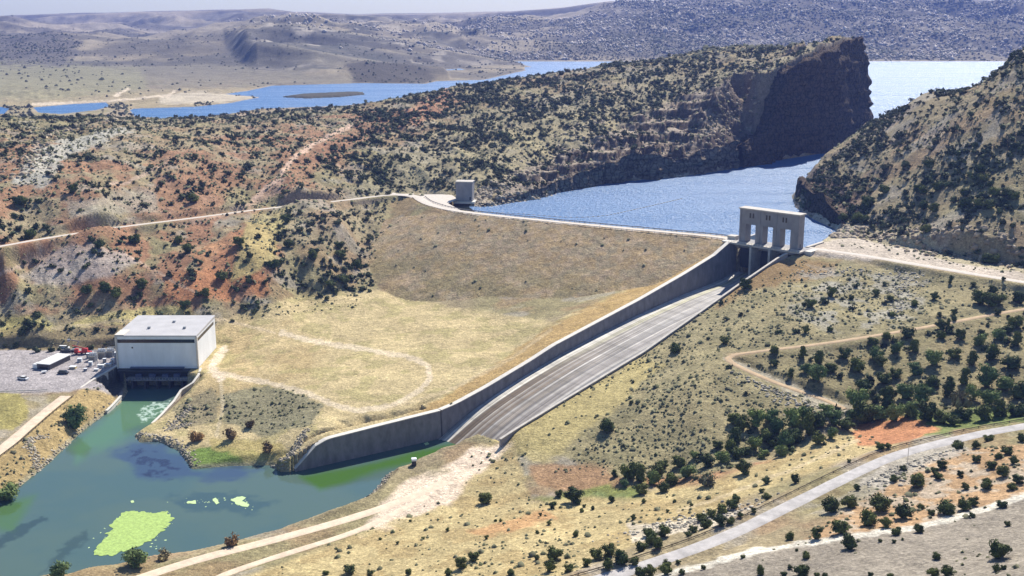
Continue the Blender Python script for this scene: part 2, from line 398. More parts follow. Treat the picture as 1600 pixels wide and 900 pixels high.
# cut the waters in
def cut(poly, level, kfun, pad=160, depth=4.0):
    global GZ
    d = sdist(GX, GY, poly, pad=pad)
    m = d < 1e8
    k = kfun(d)
    if level == 0:
        tw = (twd < 2.1) & (d > 0)
        d = np.where(tw, -2.0, d)
    cap = np.where(d > 0, level + 0.1 + d * k, np.maximum(level - depth, level - 0.1 + d * 0.5))
    GZ = np.where(m, np.minimum(GZ, cap), GZ)
    return d
twd, _ = pdist(GX, GY, [(*TW[0], 0), (*TW[1], 0), (*TW[2], 0)], pad=12)
phd, _ = pdist(GX, GY, [(-208, 583, 0), (-166, 583, 0)], pad=10)
chd = (cs > 215) & (cs < 257) & (cw > -14) & (cw < CH_W + 10)
WOB = (fbm(GX / 9, GY / 9, 3, 77) - 0.5)
BAY_D = cut(bay, 0, lambda d: np.where((twd < 9) | (phd < 9) | chd, 30, 0.55 + 0.5 * fbm(GX / 8, GY / 8, 2, 2)), 90)
side = sstep(150, 215, GX)
cl_d, _ = pdist(GX, GY, [(a, b, 0) for a, b in SHORE_C[10:]], pad=300)
wall_k = sstep(50, 16, cl_d)
RES_D = cut(res, 50, lambda d: (0.9 + 0.9 * fbm(GX / 20, GY / 20, 3, 12)) * (1 - wall_k) + wall_k * np.where(d < 15, .8, (12 + (d - 15) * 12) / np.maximum(d, 1)), 140)
for lk in lakes:
    cut(lk, 50, lambda d: 0.12, 60, 3)
d = sdist(GX, GY, island, pad=30)
GZ = np.where(d < 1e8, np.where(d < 0, 50.4 + np.minimum(-d * .25, 2.5), GZ), GZ)
# land that should stay dry beside the far lakes
alllake = np.minimum.reduce([sdist(GX, GY, lk) for lk in lakes + [res]])
GZ = np.where((GY > 1700) & (alllake > 0), np.minimum(GZ, 51 + alllake * .17), GZ)
dry = (GY > 900) & (alllake > 0)
GZ = np.where(dry, np.maximum(GZ, 50.3 + np.minimum(alllake * 0.03, 3.0)), GZ)
GZ = np.where((sdist(GX, GY, island) < 0), np.maximum(GZ, 51.5), GZ)

def ground_z(x, y):
    x = np.asarray(x, float); y = np.asarray(y, float)
    return bil(GZ, us, vs, x / y, np.log(y))
_ts = np.exp(np.linspace(math.log(150), math.log(12000), 5000))
def hit(px, py):
    """the spot of ground seen at a place in the photograph"""
    d = ray(px, py); P = d[None] * _ts[:, None]
    zz = CAM_H + P[:, 2]; g = ground_z(P[:, 0], P[:, 1])
    i = int(np.argmax(zz < g))
    if i == 0: return None
    a, b = _ts[i - 1], _ts[i]
    for _ in range(18):
        m = (a + b) / 2; q = d * m
        if CAM_H + q[2] < ground_z(q[0], q[1]): b = m
        else: a = m
    q = d * b
    return (q[0], q[1], float(ground_z(q[0], q[1])))
# ------------------------------------------------------------------ soil colours
def nz(sc, s=0, o=4): return fbm(GX / sc, GY / sc, o, s)
COL = np.zeros(GX.shape + (3,))
def paint(mask, c, k=1.0):
    global COL
    m = np.clip(mask, 0, 1)[..., None] * k
    COL = COL * (1 - m) + np.array(c) * m
ones = np.ones(GX.shape)
TAN = (0.30, 0.245, 0.15); RED = (0.31, 0.17, 0.10); DRY = (0.47, 0.38, 0.21); GREY = (0.34, 0.31, 0.27); OLIVE = (0.25, 0.225, 0.11)
DUST = (0.68, 0.55, 0.43); GRASS = (0.12, 0.19, 0.04); PALE = (0.55, 0.48, 0.38); ORANGE = (0.42, 0.27, 0.11)
paint(ones, TAN)
paint(sstep(.45, .65, nz(60, 41)), OLIVE, .6)
paint(sstep(.52, .7, nz(26, 42)), RED, .35)
paint(sstep(.55, .7, nz(18, 43)), GREY, .5)
# far land
paint(far, (0.27, 0.23, 0.16), .85)
paint(far * sstep(.42, .62, nz(500, 51)), (0.16, 0.15, 0.12), .75)
paint(far2 * sstep(.5, .72, ridged(GX / 700, GY / 900, 4, 52)), (0.34, 0.29, 0.22), .7)
paint(far * sstep(.60, .78, ridged(GX / 420 + GY / 1500, GY / 260, 4, 54)) * sstep(1900, 2600, GY), (0.09, 0.085, 0.075), .75)
paint(mid * sstep(.5, .7, nz(110, 57)), (0.07, 0.07, 0.06), .8)
paint(mid * sstep(.62, .75, nz(60, 58)), (0.42, 0.37, 0.3), .7)
paint(pen, (0.08, 0.07, 0.055), .7)
paint(hard, (0.11, 0.10, 0.085), .85)
paint(hard * sstep(.66, .8, nz(45, 53)), (0.5, 0.44, 0.36), .8)
def P(poly, c, k=1.0, soft=8, wob=8, seed=1, scale=None, brk=None):
    m = region(poly, soft, wob, seed, scale)
    if brk is not None:
        m = m * sstep(brk[1], brk[2], nz(brk[0], seed + 60))
    paint(m, c, k)
P([(-100, 150), (440, 135), (420, 158), (300, 170), (200, 172), (-100, 168)], (0.34, 0.28, 0.17), .7, 6, 5, 3)
P([(0, 95), (220, 110), (230, 140), (60, 158), (-100, 150)], (0.25, 0.235, 0.14), .7, 14, 8, 5)
P([(-100, 65), (70, 66), (130, 85), (100, 105), (-100, 98)], (0.12, 0.11, 0.10), .85, 8, 10, 6)
P([(540, 105), (640, 95), (690, 130), (560, 135)], (0.08, 0.07, 0.055), .9, 8, 6, 7)
P([(250, 150), (300, 143), (410, 150), (430, 158), (250, 165)], PALE, .6, 5, 4, 8)
# left hillside
P([(-100, 200), (200, 240), (430, 195), (560, 178), (700, 142), (735, 160), (560, 240), (450, 300), (420, 335), (300, 350), (-100, 400)], RED, .85, 24, 26, 9, 22, (22, .36, .56))
P([(-100, 395), (200, 355), (400, 335), (450, 400), (400, 470), (200, 490), (-100, 500)], RED, .95, 16, 22, 10, 20, (16, .36, .55))
P([(250, 430), (400, 400), (420, 460), (250, 480)], (0.42, 0.19, 0.09), .8, 10, 14, 31, 14)
P([(300, 395), (420, 345), (440, 385), (330, 455)], (0.42, 0.20, 0.10), .7, 10, 12, 32, 14)
P([(380, 345), (450, 325), (430, 420), (365, 440)], (0.40, 0.34, 0.15), .8, 10, 12, 33, 14)
P([(80, 510), (200, 480), (300, 478), (300, 492), (160, 505), (60, 522)], (0.46, 0.39, 0.17), .9, 6, 6, 11, 8)
P([(-60, 510), (70, 495), (90, 512), (-60, 535)], (0.40, 0.35, 0.14), .8, 6, 6, 12, 8)
P([(-100, 515), (190, 512), (190, 542), (-100, 542)], (0.22, 0.17, 0.09), .6, 8, 6, 13, 8)
P([(20, 290), (55, 232), (180, 200), (215, 208), (110, 238), (70, 300)], (0.42, 0.40, 0.34), .9, 8, 8, 14, 12)
P([(30, 430), (60, 405), (150, 375), (215, 405), (170, 440), (60, 450)], (0.42, 0.36, 0.32), .8, 12, 12, 15, 12)
P([(100, 315), (240, 300), (250, 330), (110, 345)], (0.36, 0.32, 0.25), .7, 10, 8, 16, 12)
P([(430, 280), (480, 240), (560, 190), (640, 175), (560, 225), (500, 262), (450, 300), (380, 325)], RED, .8, 14, 12, 17, 12)
P([(620, 185), (700, 140), (712, 160), (650, 200)], (0.42, 0.22, 0.13), .9, 8, 6, 18, 10)
P([(520, 305), (740, 180), (1000, 130), (1330, 65), (1180, 120), (1000, 190), (900, 260), (740, 300)], (0.32, 0.28, 0.18), .7, 24, 20, 19)
P([(700, 210), (1000, 170), (1130, 190), (930, 215), (860, 250), (740, 290), (700, 260)], (0.38, 0.32, 0.18), .6, 14, 14, 20, 12, (10, .4, .6))
# rocky shore and right bluff
P([(760, 300), (930, 215), (1000, 180), (1180, 112), (1230, 250), (1000, 285), (800, 315)], (0.33, 0.27, 0.22), .8, 12, 10, 21, 12)
P([(1215, 320), (1270, 255), (1340, 300), (1350, 350), (1260, 345)], (0.17, 0.12, 0.09), .9, 10, 8, 22, 10)
P([(1330, 345), (1480, 375), (1600, 405), (1600, 425), (1270, 378)], (0.40, 0.35, 0.23), .9, 6, 6, 23, 8)
# field
FIELD = [(330, 522), (370, 492), (480, 460), (590, 455), (700, 478), (865, 503), (960, 462), (1125, 380), (1135, 392), (1000, 470), (867, 540), (760, 607), (715, 632), (600, 660), (485, 692), (440, 738), (300, 735), (200, 685), (262, 640), (300, 590)]
P(FIELD, DRY, 1, 6, 4, 24, 8)
P([(300, 520), (450, 500), (520, 570), (420, 640), (300, 660)], (0.40, 0.29, 0.14), .55, 40, 20, 25, 12)
P(FIELD, (0.50, 0.40, 0.22), .6, 6, 4, 26, 8, (14, .48, .66))
P(FIELD, (0.33, 0.29, 0.13), .6, 6, 4, 27, 8, (9, .52, .68))
P([(855, 512), (1130, 380), (1133, 392), (1000, 474), (867, 545), (760, 612), (715, 636), (640, 650), (760, 580)], (0.38, 0.24, 0.09), .7, 8, 6, 28, 6)
P([(345, 620), (400, 605), (460, 612), (505, 635), (485, 662), (410, 682), (345, 655)], (0.20, 0.19, 0.12), .85, 6, 8, 29, 6)
P([(270, 640), (330, 605), (345, 620), (335, 660), (290, 665)], (0.24, 0.21, 0.13), .8, 6, 6, 30, 6)
P([(285, 706), (330, 695), (420, 708), (425, 720), (360, 726), (300, 732)], GRASS, .95, 4, 5, 34, 4)
P([(330, 685), (440, 695), (470, 720), (440, 735), (330, 700)], (0.42, 0.34, 0.14), .8, 6, 5, 35, 6)
# right slope
SL = [(1145, 455), (1210, 397), (1260, 402), (1700, 455), (1700, 480), (1130, 552), (1325, 650), (1300, 650), (1100, 760), (1000, 730), (760, 690), (1000, 552)]
P(SL, (0.31, 0.265, 0.145), .9, 8, 8, 36)
P(SL, (0.20, 0.18, 0.10), .6, 8, 8, 37, None, (12, .45, .62))
P([(1205, 402), (1310, 408), (1300, 432), (1200, 445), (1120, 480), (1150, 450)], (0.27, 0.17, 0.08), .8, 10, 8, 38, 8)
P([(1250, 420), (1450, 435), (1430, 500), (1300, 520), (1230, 480)], (0.36, 0.34, 0.29), .7, 20, 14, 39, 10, (7, .42, .58))
P([(760, 690), (860, 630), (1000, 560), (1040, 570), (940, 660), (850, 720)], (0.44, 0.36, 0.16), .8, 12, 12, 40, 10)
P([(1130, 560), (1590, 487), (1700, 480), (1700, 660), (1330, 665), (1240, 600)], (0.22, 0.19, 0.10), .8, 10, 10, 41)
P([(1130, 560), (1160, 565), (1330, 630), (1340, 680), (1310, 660), (1200, 595)], (0.40, 0.36, 0.29), .7, 6, 6, 42, 6)
P([(830, 728), (930, 725), (1000, 760), (900, 775), (840, 755)], (0.36, 0.22, 0.12), .9, 10, 10, 43, 8)
P([(1000, 760), (1100, 765), (1200, 735), (1220, 715), (1100, 745), (1010, 745)], (0.38, 0.2, 0.11), .8, 8, 6, 44, 6)
P([(830, 780), (900, 765), (1010, 750), (1000, 780), (870, 795)], (0.15, 0.2, 0.05), .8, 8, 8, 45, 6)
P([(1400, 650), (1600, 630), (1600, 660), (1450, 685), (1350, 670)], (0.13, 0.18, 0.05), .8, 8, 8, 46, 6)
SR = [(740, 700), (800, 690), (830, 780), (1000, 775), (1170, 735), (1340, 665), (1400, 700), (1240, 748), (1000, 845), (880, 900), (360, 910), (560, 830), (700, 780)]
P(SR, (0.45, 0.36, 0.185), .95, 10, 8, 47)
P(SR, (0.34, 0.25, 0.12), .6, 10, 8, 48, None, (9, .48, .62))
P([(730, 830), (850, 795), (870, 812), (760, 840)], (0.44, 0.25, 0.12), .8, 8, 6, 49, 6)
P([(1330, 668), (1410, 652), (1470, 672), (1420, 695), (1340, 700)], (0.44, 0.2, 0.1), .95, 6, 6, 50, 6)
P([(980, 815), (1060, 812), (1170, 795), (1190, 802), (1060, 835), (990, 845)], PALE, .85, 5, 6, 51, 5)
P([(1150, 880), (1250, 850), (1330, 790), (1480, 705), (1700, 690), (1700, 760), (1440, 822), (1190, 862), (1060, 892), (960, 910)], (0.40, 0.26, 0.145), .95, 8, 6, 52)
P([(1150, 880), (1250, 850), (1330, 790), (1480, 705), (1700, 690), (1700, 760), (1440, 822), (1190, 862)], (0.44, 0.38, 0.3), .7, 8, 8, 53, None, (8, .5, .62))
P([(1345, 750), (1400, 712), (1500, 688), (1520, 705), (1400, 745), (1380, 775)], (0.44, 0.40, 0.34), .8, 6, 6, 54, 5)
P([(1000, 915), (1060, 893), (1180, 863), (1300, 845), (1440, 825), (1600, 776), (1800, 700), (1800, 1000), (1000, 1000)], (0.27, 0.235, 0.19), 1, 4, 3, 55, 5)
P([(560, 830), (600, 790), (640, 745), (700, 735), (740, 700), (800, 690), (760, 730), (700, 790), (620, 815)], DUST, .9, 12, 12, 56, 9)
P([(1262, 382), (1330, 372), (1430, 386), (1540, 405), (1620, 425), (1640, 445), (1480, 424), (1262, 398)], (0.50, 0.43, 0.36), .9, 4, 3, 64, 5)
# left bank
P([(-100, 760), (0, 715), (100, 627), (150, 598), (190, 598), (192, 628), (130, 672), (0, 785), (-100, 850)], (0.37, 0.275, 0.13), 1, 4, 4, 57, 5)
P([(-100, 612), (30, 612), (48, 640), (20, 670), (-100, 700)], (0.30, 0.26, 0.10), 1, 5, 5, 58, 5)
P([(-100, 540), (190, 540), (190, 600), (110, 614), (-100, 614)], (0.35, 0.32, 0.32), 1, 4, 2, 59, 6)
paint(sstep(1.5, 0, pd_), (0.07, 0.065, 0.05), .9)  # pit beside the outlet: its shade laid into a darkened soil colour
# dam and worn tracks
DF = DAMFACE.astype(float)
paint(DF, (0.37, 0.27, 0.15))
paint(DF * sstep(.42, .6, nz(7, 61)), (0.30, 0.25, 0.165), .8)
paint(DF * sstep(.5, .64, nz(4, 62)), (0.40, 0.30, 0.2), .7)
paint(DF * sstep(35, 80, dd) * sstep(.3, .6, nz(10, 65)), (0.24, 0.2, 0.1), .7)
def trk(pts, w, c, k=1.0):
    d = pdist(PX, PY, [(a, b, 0) for a, b in pts], pad=20)[0]
    m = d < 1e8
    o = np.zeros(d.shape); o[m] = sstep(w, w * .45, d[m] + (fbm(GX[m] / 3, GY[m] / 3, 2, 5) - .5) * w)
    paint(o, c, k)
trk([(350, 585), (420, 598), (480, 614), (530, 636), (560, 641), (610, 635), (650, 615), (672, 592), (668, 570), (640, 558), (580, 547), (500, 535), (440, 520)], 5.5, (0.6, 0.5, 0.36), .8)
trk([(345, 590), (348, 640), (338, 680)], 4, (0.55, 0.46, 0.3), .7)
trk([(345, 590), (330, 575), (350, 545)], 9, (0.62, 0.52, 0.4), .8)
trk([(600, 640), (700, 610), (800, 560), (860, 515)], 4, (0.5, 0.4, 0.25), .5)
trk([(395, 312), (430, 285), (460, 248), (500, 220), (545, 196)], 5, (0.60, 0.42, 0.31), .95)
trk([(130, 300), (200, 290), (260, 262)], 3.5, (0.45, 0.33, 0.25), .7)
trk([(0, 425), (90, 400), (160, 388), (210, 398)], 3, (0.5, 0.38, 0.3), .7)
trk([(80, 512), (180, 500), (260, 498), (350, 500), (430, 520)], 3, (0.5, 0.4, 0.26), .7)
trk([(300, 345), (380, 325), (430, 300), (440, 280)], 7, (0.42, 0.3, 0.22), .6)
trk([(200, 395), (240, 420), (290, 450), (310, 460)], 3, (0.5, 0.36, 0.26), .7)
trk([(1010, 905), (1060, 891), (1180, 862), (1300, 844), (1440, 824), (1600, 775), (1700, 730)], 6, (0.60, 0.56, 0.48), .95)
trk([(180, 150), (200, 138)], 3, (0.6, 0.5, 0.38), .9); trk([(262, 152), (272, 142)], 3, (0.6, 0.5, 0.38), .9)
trk([(50, 163), (90, 160), (200, 155), (260, 150)], 2, (0.6, 0.5, 0.38), .8)
trk([(1060, 795), (1130, 775), (1240, 735), (1340, 690)], 4, (0.52, 0.42, 0.26), .7)
# beaches: a pale rim at the reservoir, dark wet rim at the bay
paint(sstep(5, 1, RES_D) * sstep(-3, 0, RES_D) * (wall_k < .2), (0.5, 0.45, 0.36), .7)
paint(sstep(2.2, .6, BAY_D) * (GZ < 3), (0.3, 0.27, 0.18), .8)
paint((alllake < 7) & (GY > 1200) & (sdist(GX, GY, island) > 25), (0.34, 0.28, 0.19), .5)
paint(sdist(GX, GY, island) < 25, (0.07, 0.065, 0.045), .95)
steep = np.zeros(GX.shape)
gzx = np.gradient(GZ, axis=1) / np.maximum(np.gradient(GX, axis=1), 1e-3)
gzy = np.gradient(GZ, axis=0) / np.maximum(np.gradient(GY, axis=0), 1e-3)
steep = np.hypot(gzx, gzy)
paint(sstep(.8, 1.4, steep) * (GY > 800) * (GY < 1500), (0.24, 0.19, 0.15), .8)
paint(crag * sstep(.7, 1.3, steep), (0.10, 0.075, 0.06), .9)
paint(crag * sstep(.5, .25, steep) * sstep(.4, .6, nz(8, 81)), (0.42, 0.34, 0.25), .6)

# ------------------------------------------------------------------ materials
def mat(name, color=(.5, .5, .5), rough=0.85, metal=0.0, nscale=None, namt=0.25, bump=0.0, bscale=None, spec=None, stretch=None, attr=None):
    m = bpy.data.materials.new(name); m.use_nodes = True
    nt = m.node_tree; b = nt.nodes['Principled BSDF']
    b.inputs['Base Color'].default_value = (*color, 1); b.inputs['Roughness'].default_value = rough; b.inputs['Metallic'].default_value = metal
    if spec is not None: b.inputs['Specular IOR Level'].default_value = spec
    tc = nt.nodes.new('ShaderNodeTexCoord'); src = tc.outputs['Object']
    if stretch:
        mp = nt.nodes.new('ShaderNodeMapping'); mp.inputs['Scale'].default_value = stretch
        nt.links.new(src, mp.inputs[0]); src = mp.outputs[0]
    base = None
    if attr:
        a = nt.nodes.new('ShaderNodeAttribute'); a.attribute_name = attr; base = a.outputs['Color']
    if nscale:
        n = nt.nodes.new('ShaderNodeTexNoise'); n.inputs['Scale'].default_value = nscale; n.inputs['Detail'].default_value = 6; n.inputs['Roughness'].default_value = .65
        nt.links.new(src, n.inputs['Vector'])
        r = nt.nodes.new('ShaderNodeMapRange'); r.inputs[1].default_value = .3; r.inputs[2].default_value = .7; r.inputs[3].default_value = 1 - namt; r.inputs[4].default_value = 1 + namt
        nt.links.new(n.outputs[0], r.inputs[0])
        mx = nt.nodes.new('ShaderNodeVectorMath'); mx.operation = 'SCALE'
        if base: nt.links.new(base, mx.inputs[0])
        else: mx.inputs[0].default_value = color
        nt.links.new(r.outputs[0], mx.inputs['Scale']); base = mx.outputs[0]
    if base: nt.links.new(base, b.inputs['Base Color'])
    if bump:
        n = nt.nodes.new('ShaderNodeTexNoise'); n.inputs['Scale'].default_value = bscale or nscale; n.inputs['Detail'].default_value = 5
        nt.links.new(src, n.inputs['Vector'])
        bp = nt.nodes.new('ShaderNodeBump'); bp.inputs['Strength'].default_value = 1; bp.inputs['Distance'].default_value = bump
        nt.links.new(n.outputs[0], bp.inputs['Height']); nt.links.new(bp.outputs[0], b.inputs['Normal'])
    return m
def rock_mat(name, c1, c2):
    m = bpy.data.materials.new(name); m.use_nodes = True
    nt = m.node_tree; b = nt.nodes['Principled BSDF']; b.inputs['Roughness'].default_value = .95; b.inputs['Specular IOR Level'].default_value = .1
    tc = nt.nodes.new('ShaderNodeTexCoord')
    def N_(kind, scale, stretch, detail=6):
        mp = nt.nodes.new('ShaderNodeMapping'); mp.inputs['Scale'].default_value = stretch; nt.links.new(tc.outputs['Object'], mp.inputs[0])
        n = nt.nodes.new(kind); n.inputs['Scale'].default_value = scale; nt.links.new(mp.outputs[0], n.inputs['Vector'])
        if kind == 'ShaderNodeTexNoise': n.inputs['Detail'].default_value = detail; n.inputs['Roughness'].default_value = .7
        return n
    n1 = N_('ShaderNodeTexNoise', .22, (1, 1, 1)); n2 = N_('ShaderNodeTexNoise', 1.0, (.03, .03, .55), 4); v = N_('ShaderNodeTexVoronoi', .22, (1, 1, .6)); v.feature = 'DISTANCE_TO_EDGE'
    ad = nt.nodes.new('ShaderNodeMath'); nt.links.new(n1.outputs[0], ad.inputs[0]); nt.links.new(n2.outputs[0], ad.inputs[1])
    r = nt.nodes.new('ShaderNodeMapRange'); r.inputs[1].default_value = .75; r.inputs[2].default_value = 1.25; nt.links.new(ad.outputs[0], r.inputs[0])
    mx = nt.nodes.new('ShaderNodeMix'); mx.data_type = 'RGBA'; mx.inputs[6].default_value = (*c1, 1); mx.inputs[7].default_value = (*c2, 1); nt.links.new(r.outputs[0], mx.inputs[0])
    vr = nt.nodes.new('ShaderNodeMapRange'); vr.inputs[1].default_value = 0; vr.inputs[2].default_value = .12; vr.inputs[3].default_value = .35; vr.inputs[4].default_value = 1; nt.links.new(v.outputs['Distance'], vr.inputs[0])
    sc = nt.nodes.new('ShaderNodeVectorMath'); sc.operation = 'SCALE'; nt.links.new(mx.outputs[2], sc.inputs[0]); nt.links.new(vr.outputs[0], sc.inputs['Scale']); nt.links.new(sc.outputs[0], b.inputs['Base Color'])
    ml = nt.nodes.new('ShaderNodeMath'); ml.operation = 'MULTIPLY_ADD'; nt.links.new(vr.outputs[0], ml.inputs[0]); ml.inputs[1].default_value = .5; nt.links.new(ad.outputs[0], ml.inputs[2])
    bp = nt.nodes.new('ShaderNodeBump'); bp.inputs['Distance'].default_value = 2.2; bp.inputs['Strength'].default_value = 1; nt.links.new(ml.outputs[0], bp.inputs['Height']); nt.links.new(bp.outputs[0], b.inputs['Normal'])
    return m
def ground_mat():
    m = bpy.data.materials.new('soil_and_dry_grass'); m.use_nodes = True
    nt = m.node_tree; b = nt.nodes['Principled BSDF']; b.inputs['Roughness'].default_value = .95; b.inputs['Specular IOR Level'].default_value = .1
    tc = nt.nodes.new('ShaderNodeTexCoord'); a = nt.nodes.new('ShaderNodeAttribute'); a.attribute_name = 'soil'
    cur = a.outputs['Color']
    h = None
    for sc, lo, hi, k in ((0.9, .62, 1.38, .5), (0.28, .75, 1.25, .9), (0.045, .82, 1.2, 0)):
        n = nt.nodes.new('ShaderNodeTexNoise'); n.inputs['Scale'].default_value = sc; n.inputs['Detail'].default_value = 5; n.inputs['Roughness'].default_value = .7
        nt.links.new(tc.outputs['Object'], n.inputs['Vector'])
        r = nt.nodes.new('ShaderNodeMapRange'); r.inputs[1].default_value = .32; r.inputs[2].default_value = .68; r.inputs[3].default_value = lo; r.inputs[4].default_value = hi
        nt.links.new(n.outputs[0], r.inputs[0])
        mx = nt.nodes.new('ShaderNodeVectorMath'); mx.operation = 'SCALE'
        nt.links.new(cur, mx.inputs[0]); nt.links.new(r.outputs[0], mx.inputs['Scale']); cur = mx.outputs[0]
        if k:
            ml = nt.nodes.new('ShaderNodeMath'); ml.operation = 'MULTIPLY'; ml.inputs[1].default_value = k; nt.links.new(n.outputs[0], ml.inputs[0])
            if h is None: h = ml.outputs[0]
            else:
                ad = nt.nodes.new('ShaderNodeMath'); nt.links.new(h, ad.inputs[0]); nt.links.new(ml.outputs[0], ad.inputs[1]); h = ad.outputs[0]
    # pale stones
    vo = nt.nodes.new('ShaderNodeTexVoronoi'); vo.inputs['Scale'].default_value = .45; nt.links.new(tc.outputs['Object'], vo.inputs['Vector'])
    vr = nt.nodes.new('ShaderNodeMapRange'); vr.inputs[1].default_value = .12; vr.inputs[2].default_value = .22; vr.inputs[3].default_value = 1.45; vr.inputs[4].default_value = 1
    nt.links.new(vo.outputs['Distance'], vr.inputs[0])
    mx = nt.nodes.new('ShaderNodeVectorMath'); mx.operation = 'SCALE'; nt.links.new(cur, mx.inputs[0]); nt.links.new(vr.outputs[0], mx.inputs['Scale'])
    nt.links.new(mx.outputs[0], b.inputs['Base Color'])
    bp = nt.nodes.new('ShaderNodeBump'); bp.inputs['Distance'].default_value = 1.1; bp.inputs['Strength'].default_value = .9
    nt.links.new(h, bp.inputs['Height']); nt.links.new(bp.outputs[0], b.inputs['Normal'])
    return m
M = {}
M['ground'] = ground_mat()
M['conc'] = mat('weathered_concrete', (.50, .46, .41), .85, nscale=.35, namt=.22, bump=.05, bscale=1.5)
M['conc_old'] = mat('stained_concrete', (.27, .262, .27), .85, nscale=.25, namt=.2, bump=.03, stretch=(1, 1, .6))
M['conc_wall'] = mat('shade_dark_weathered_wall', (.21, .20, .205), .9, nscale=.3, namt=.28, bump=.03, stretch=(1, 1, .5))  # weathered concrete darkened for the shade on the left chute and training walls
M['conc_pale'] = mat('pale_concrete', (.62, .58, .52), .8, nscale=.5, namt=.12)
M['white'] = mat('white_painted_wall', (.78, .81, .86), .6, nscale=.2, namt=.09, stretch=(1, 1, .25))
M['roof'] = mat('light_grey_roof', (.44, .43, .44), .7, nscale=.15, namt=.12)
M['darkglass'] = mat('dark_glass', (.02, .022, .025), .15)
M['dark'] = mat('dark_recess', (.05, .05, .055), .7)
M['steel'] = mat('grey_steel', (.28, .30, .33), .5, .4)
M['bluesteel'] = mat('blue_painted_steel', (.06, .08, .16), .5)
M['rail'] = mat('galvanised_rail', (.5, .5, .5), .45, .6)
M['timber'] = mat('dark_timber', (.09, .07, .05), .9)
M['asphalt'] = mat('worn_pale_asphalt', (.42, .395, .385), .9, nscale=.25, namt=.28)
M['gravel'] = mat('pale_gravel_road', (.56, .50, .44), .95, nscale=.5, namt=.16, bump=.1)
M['dirt'] = mat('pink_dirt_road', (.66, .52, .39), .95, nscale=.35, namt=.2, bump=.1)
M['trail'] = mat('tan_dirt_trail', (.46, .33, .2), .95, nscale=.35, namt=.2, bump=.1)
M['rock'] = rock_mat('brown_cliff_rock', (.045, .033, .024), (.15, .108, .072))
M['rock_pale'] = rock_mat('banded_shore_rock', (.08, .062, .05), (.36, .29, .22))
M['stone'] = mat('pale_stone', (.46, .40, .32), .95, nscale=.5, namt=.25)
M['bark'] = mat('grey_bark', (.12, .095, .07), .95)
M['red'] = mat('red_paint', (.45, .03, .03), .5)
M['carwhite'] = mat('white_car_paint', (.8, .8, .8), .3)
M['cardark'] = mat('dark_car_paint', (.05, .055, .07), .3)
M['tyre'] = mat('black_tyre', (.02, .02, .02), .8)
M['yellow'] = mat('faded_yellow_paint', (.5, .38, .12), .6)
M['algae'] = mat('bright_green_algae', (.32, .45, .12), .85, nscale=.7, namt=.30, bump=.15, bscale=1.0)
M['algae_pale'] = mat('pale_green_algae', (.45, .60, .28), .8, nscale=.5, namt=.1)
def leaf_mat(name, c, tr=.0):
    m = bpy.data.materials.new(name); m.use_nodes = True
    nt = m.node_tree; b = nt.nodes['Principled BSDF']; b.inputs['Roughness'].default_value = .85; b.inputs['Specular IOR Level'].default_value = .15
    a = nt.nodes.new('ShaderNodeAttribute'); a.attribute_name = 'tint'
    mx = nt.nodes.new('ShaderNodeVectorMath'); mx.operation = 'MULTIPLY'; mx.inputs[0].default_value = c
    nt.links.new(a.outputs['Color'], mx.inputs[1])
    oi = nt.nodes.new('ShaderNodeObjectInfo'); vm = nt.nodes.new('ShaderNodeMix'); vm.data_type = 'RGBA'
    vm.inputs[6].default_value = (.72, .78, .80, 1); vm.inputs[7].default_value = (1.75, 1.45, 1.15, 1); nt.links.new(oi.outputs['Random'], vm.inputs[0])
    m2 = nt.nodes.new('ShaderNodeVectorMath'); m2.operation = 'MULTIPLY'; nt.links.new(mx.outputs[0], m2.inputs[0])
    if name != 'scrub_foliage': nt.links.new(vm.outputs[2], m2.inputs[1])
    else: m2.inputs[1].default_value = (1, 1, 1)
    nt.links.new(m2.outputs[0], b.inputs['Base Color'])
    return m
M['juniper'] = leaf_mat('juniper_foliage', (.075, .105, .036))
M['willow'] = leaf_mat('willow_foliage', (.13, .19, .075))
M['sage'] = leaf_mat('sagebrush_foliage', (.20, .195, .125))
M['rust'] = leaf_mat('rust_brown_foliage', (.20, .14, .075))
M['scrub'] = leaf_mat('scrub_foliage', (1, 1, 1))

# ------------------------------------------------------------------ object helpers
def tag(o, label=None, cat=None, group=None, kind=None):
    if label: o['label'] = label
    if cat: o['category'] = cat
    if group: o['group'] = group
    if kind: o['kind'] = kind
    return o
def empty(name, loc=(0, 0, 0), rz=0.0):
    o = bpy.data.objects.new(name, None); C.objects.link(o); o.location = loc; o.rotation_euler = (0, 0, rz)
    o.empty_display_size = .5
    return o
def mesh_from(name, co, faces, m, parent=None, smooth=False, tint=None):
    me = bpy.data.meshes.new(name)
    co = np.asarray(co, np.float32)
    if isinstance(faces, np.ndarray):
        k = faces.shape[1]
        me.vertices.add(len(co)); me.vertices.foreach_set('co', co.ravel())
        me.loops.add(faces.size); me.loops.foreach_set('vertex_index', faces.ravel().astype(np.int32))
        me.polygons.add(len(faces)); me.polygons.foreach_set('loop_start', np.arange(0, faces.size, k, dtype=np.int32))
        me.update()
    else:
        me.from_pydata([tuple(map(float, c)) for c in co], [], faces); me.update()
    if smooth: me.polygons.foreach_set('use_smooth', np.ones(len(me.polygons), bool))
    if tint is not None:
        a = me.color_attributes.new('tint', 'FLOAT_COLOR', 'POINT')
        t = np.ones((len(co), 4), np.float32); t[:, :3] = tint
        a.data.foreach_set('color', t.ravel())
    me.materials.append(m)
    o = bpy.data.objects.new(name, me); C.objects.link(o)
    if parent: o.parent = parent
    return o
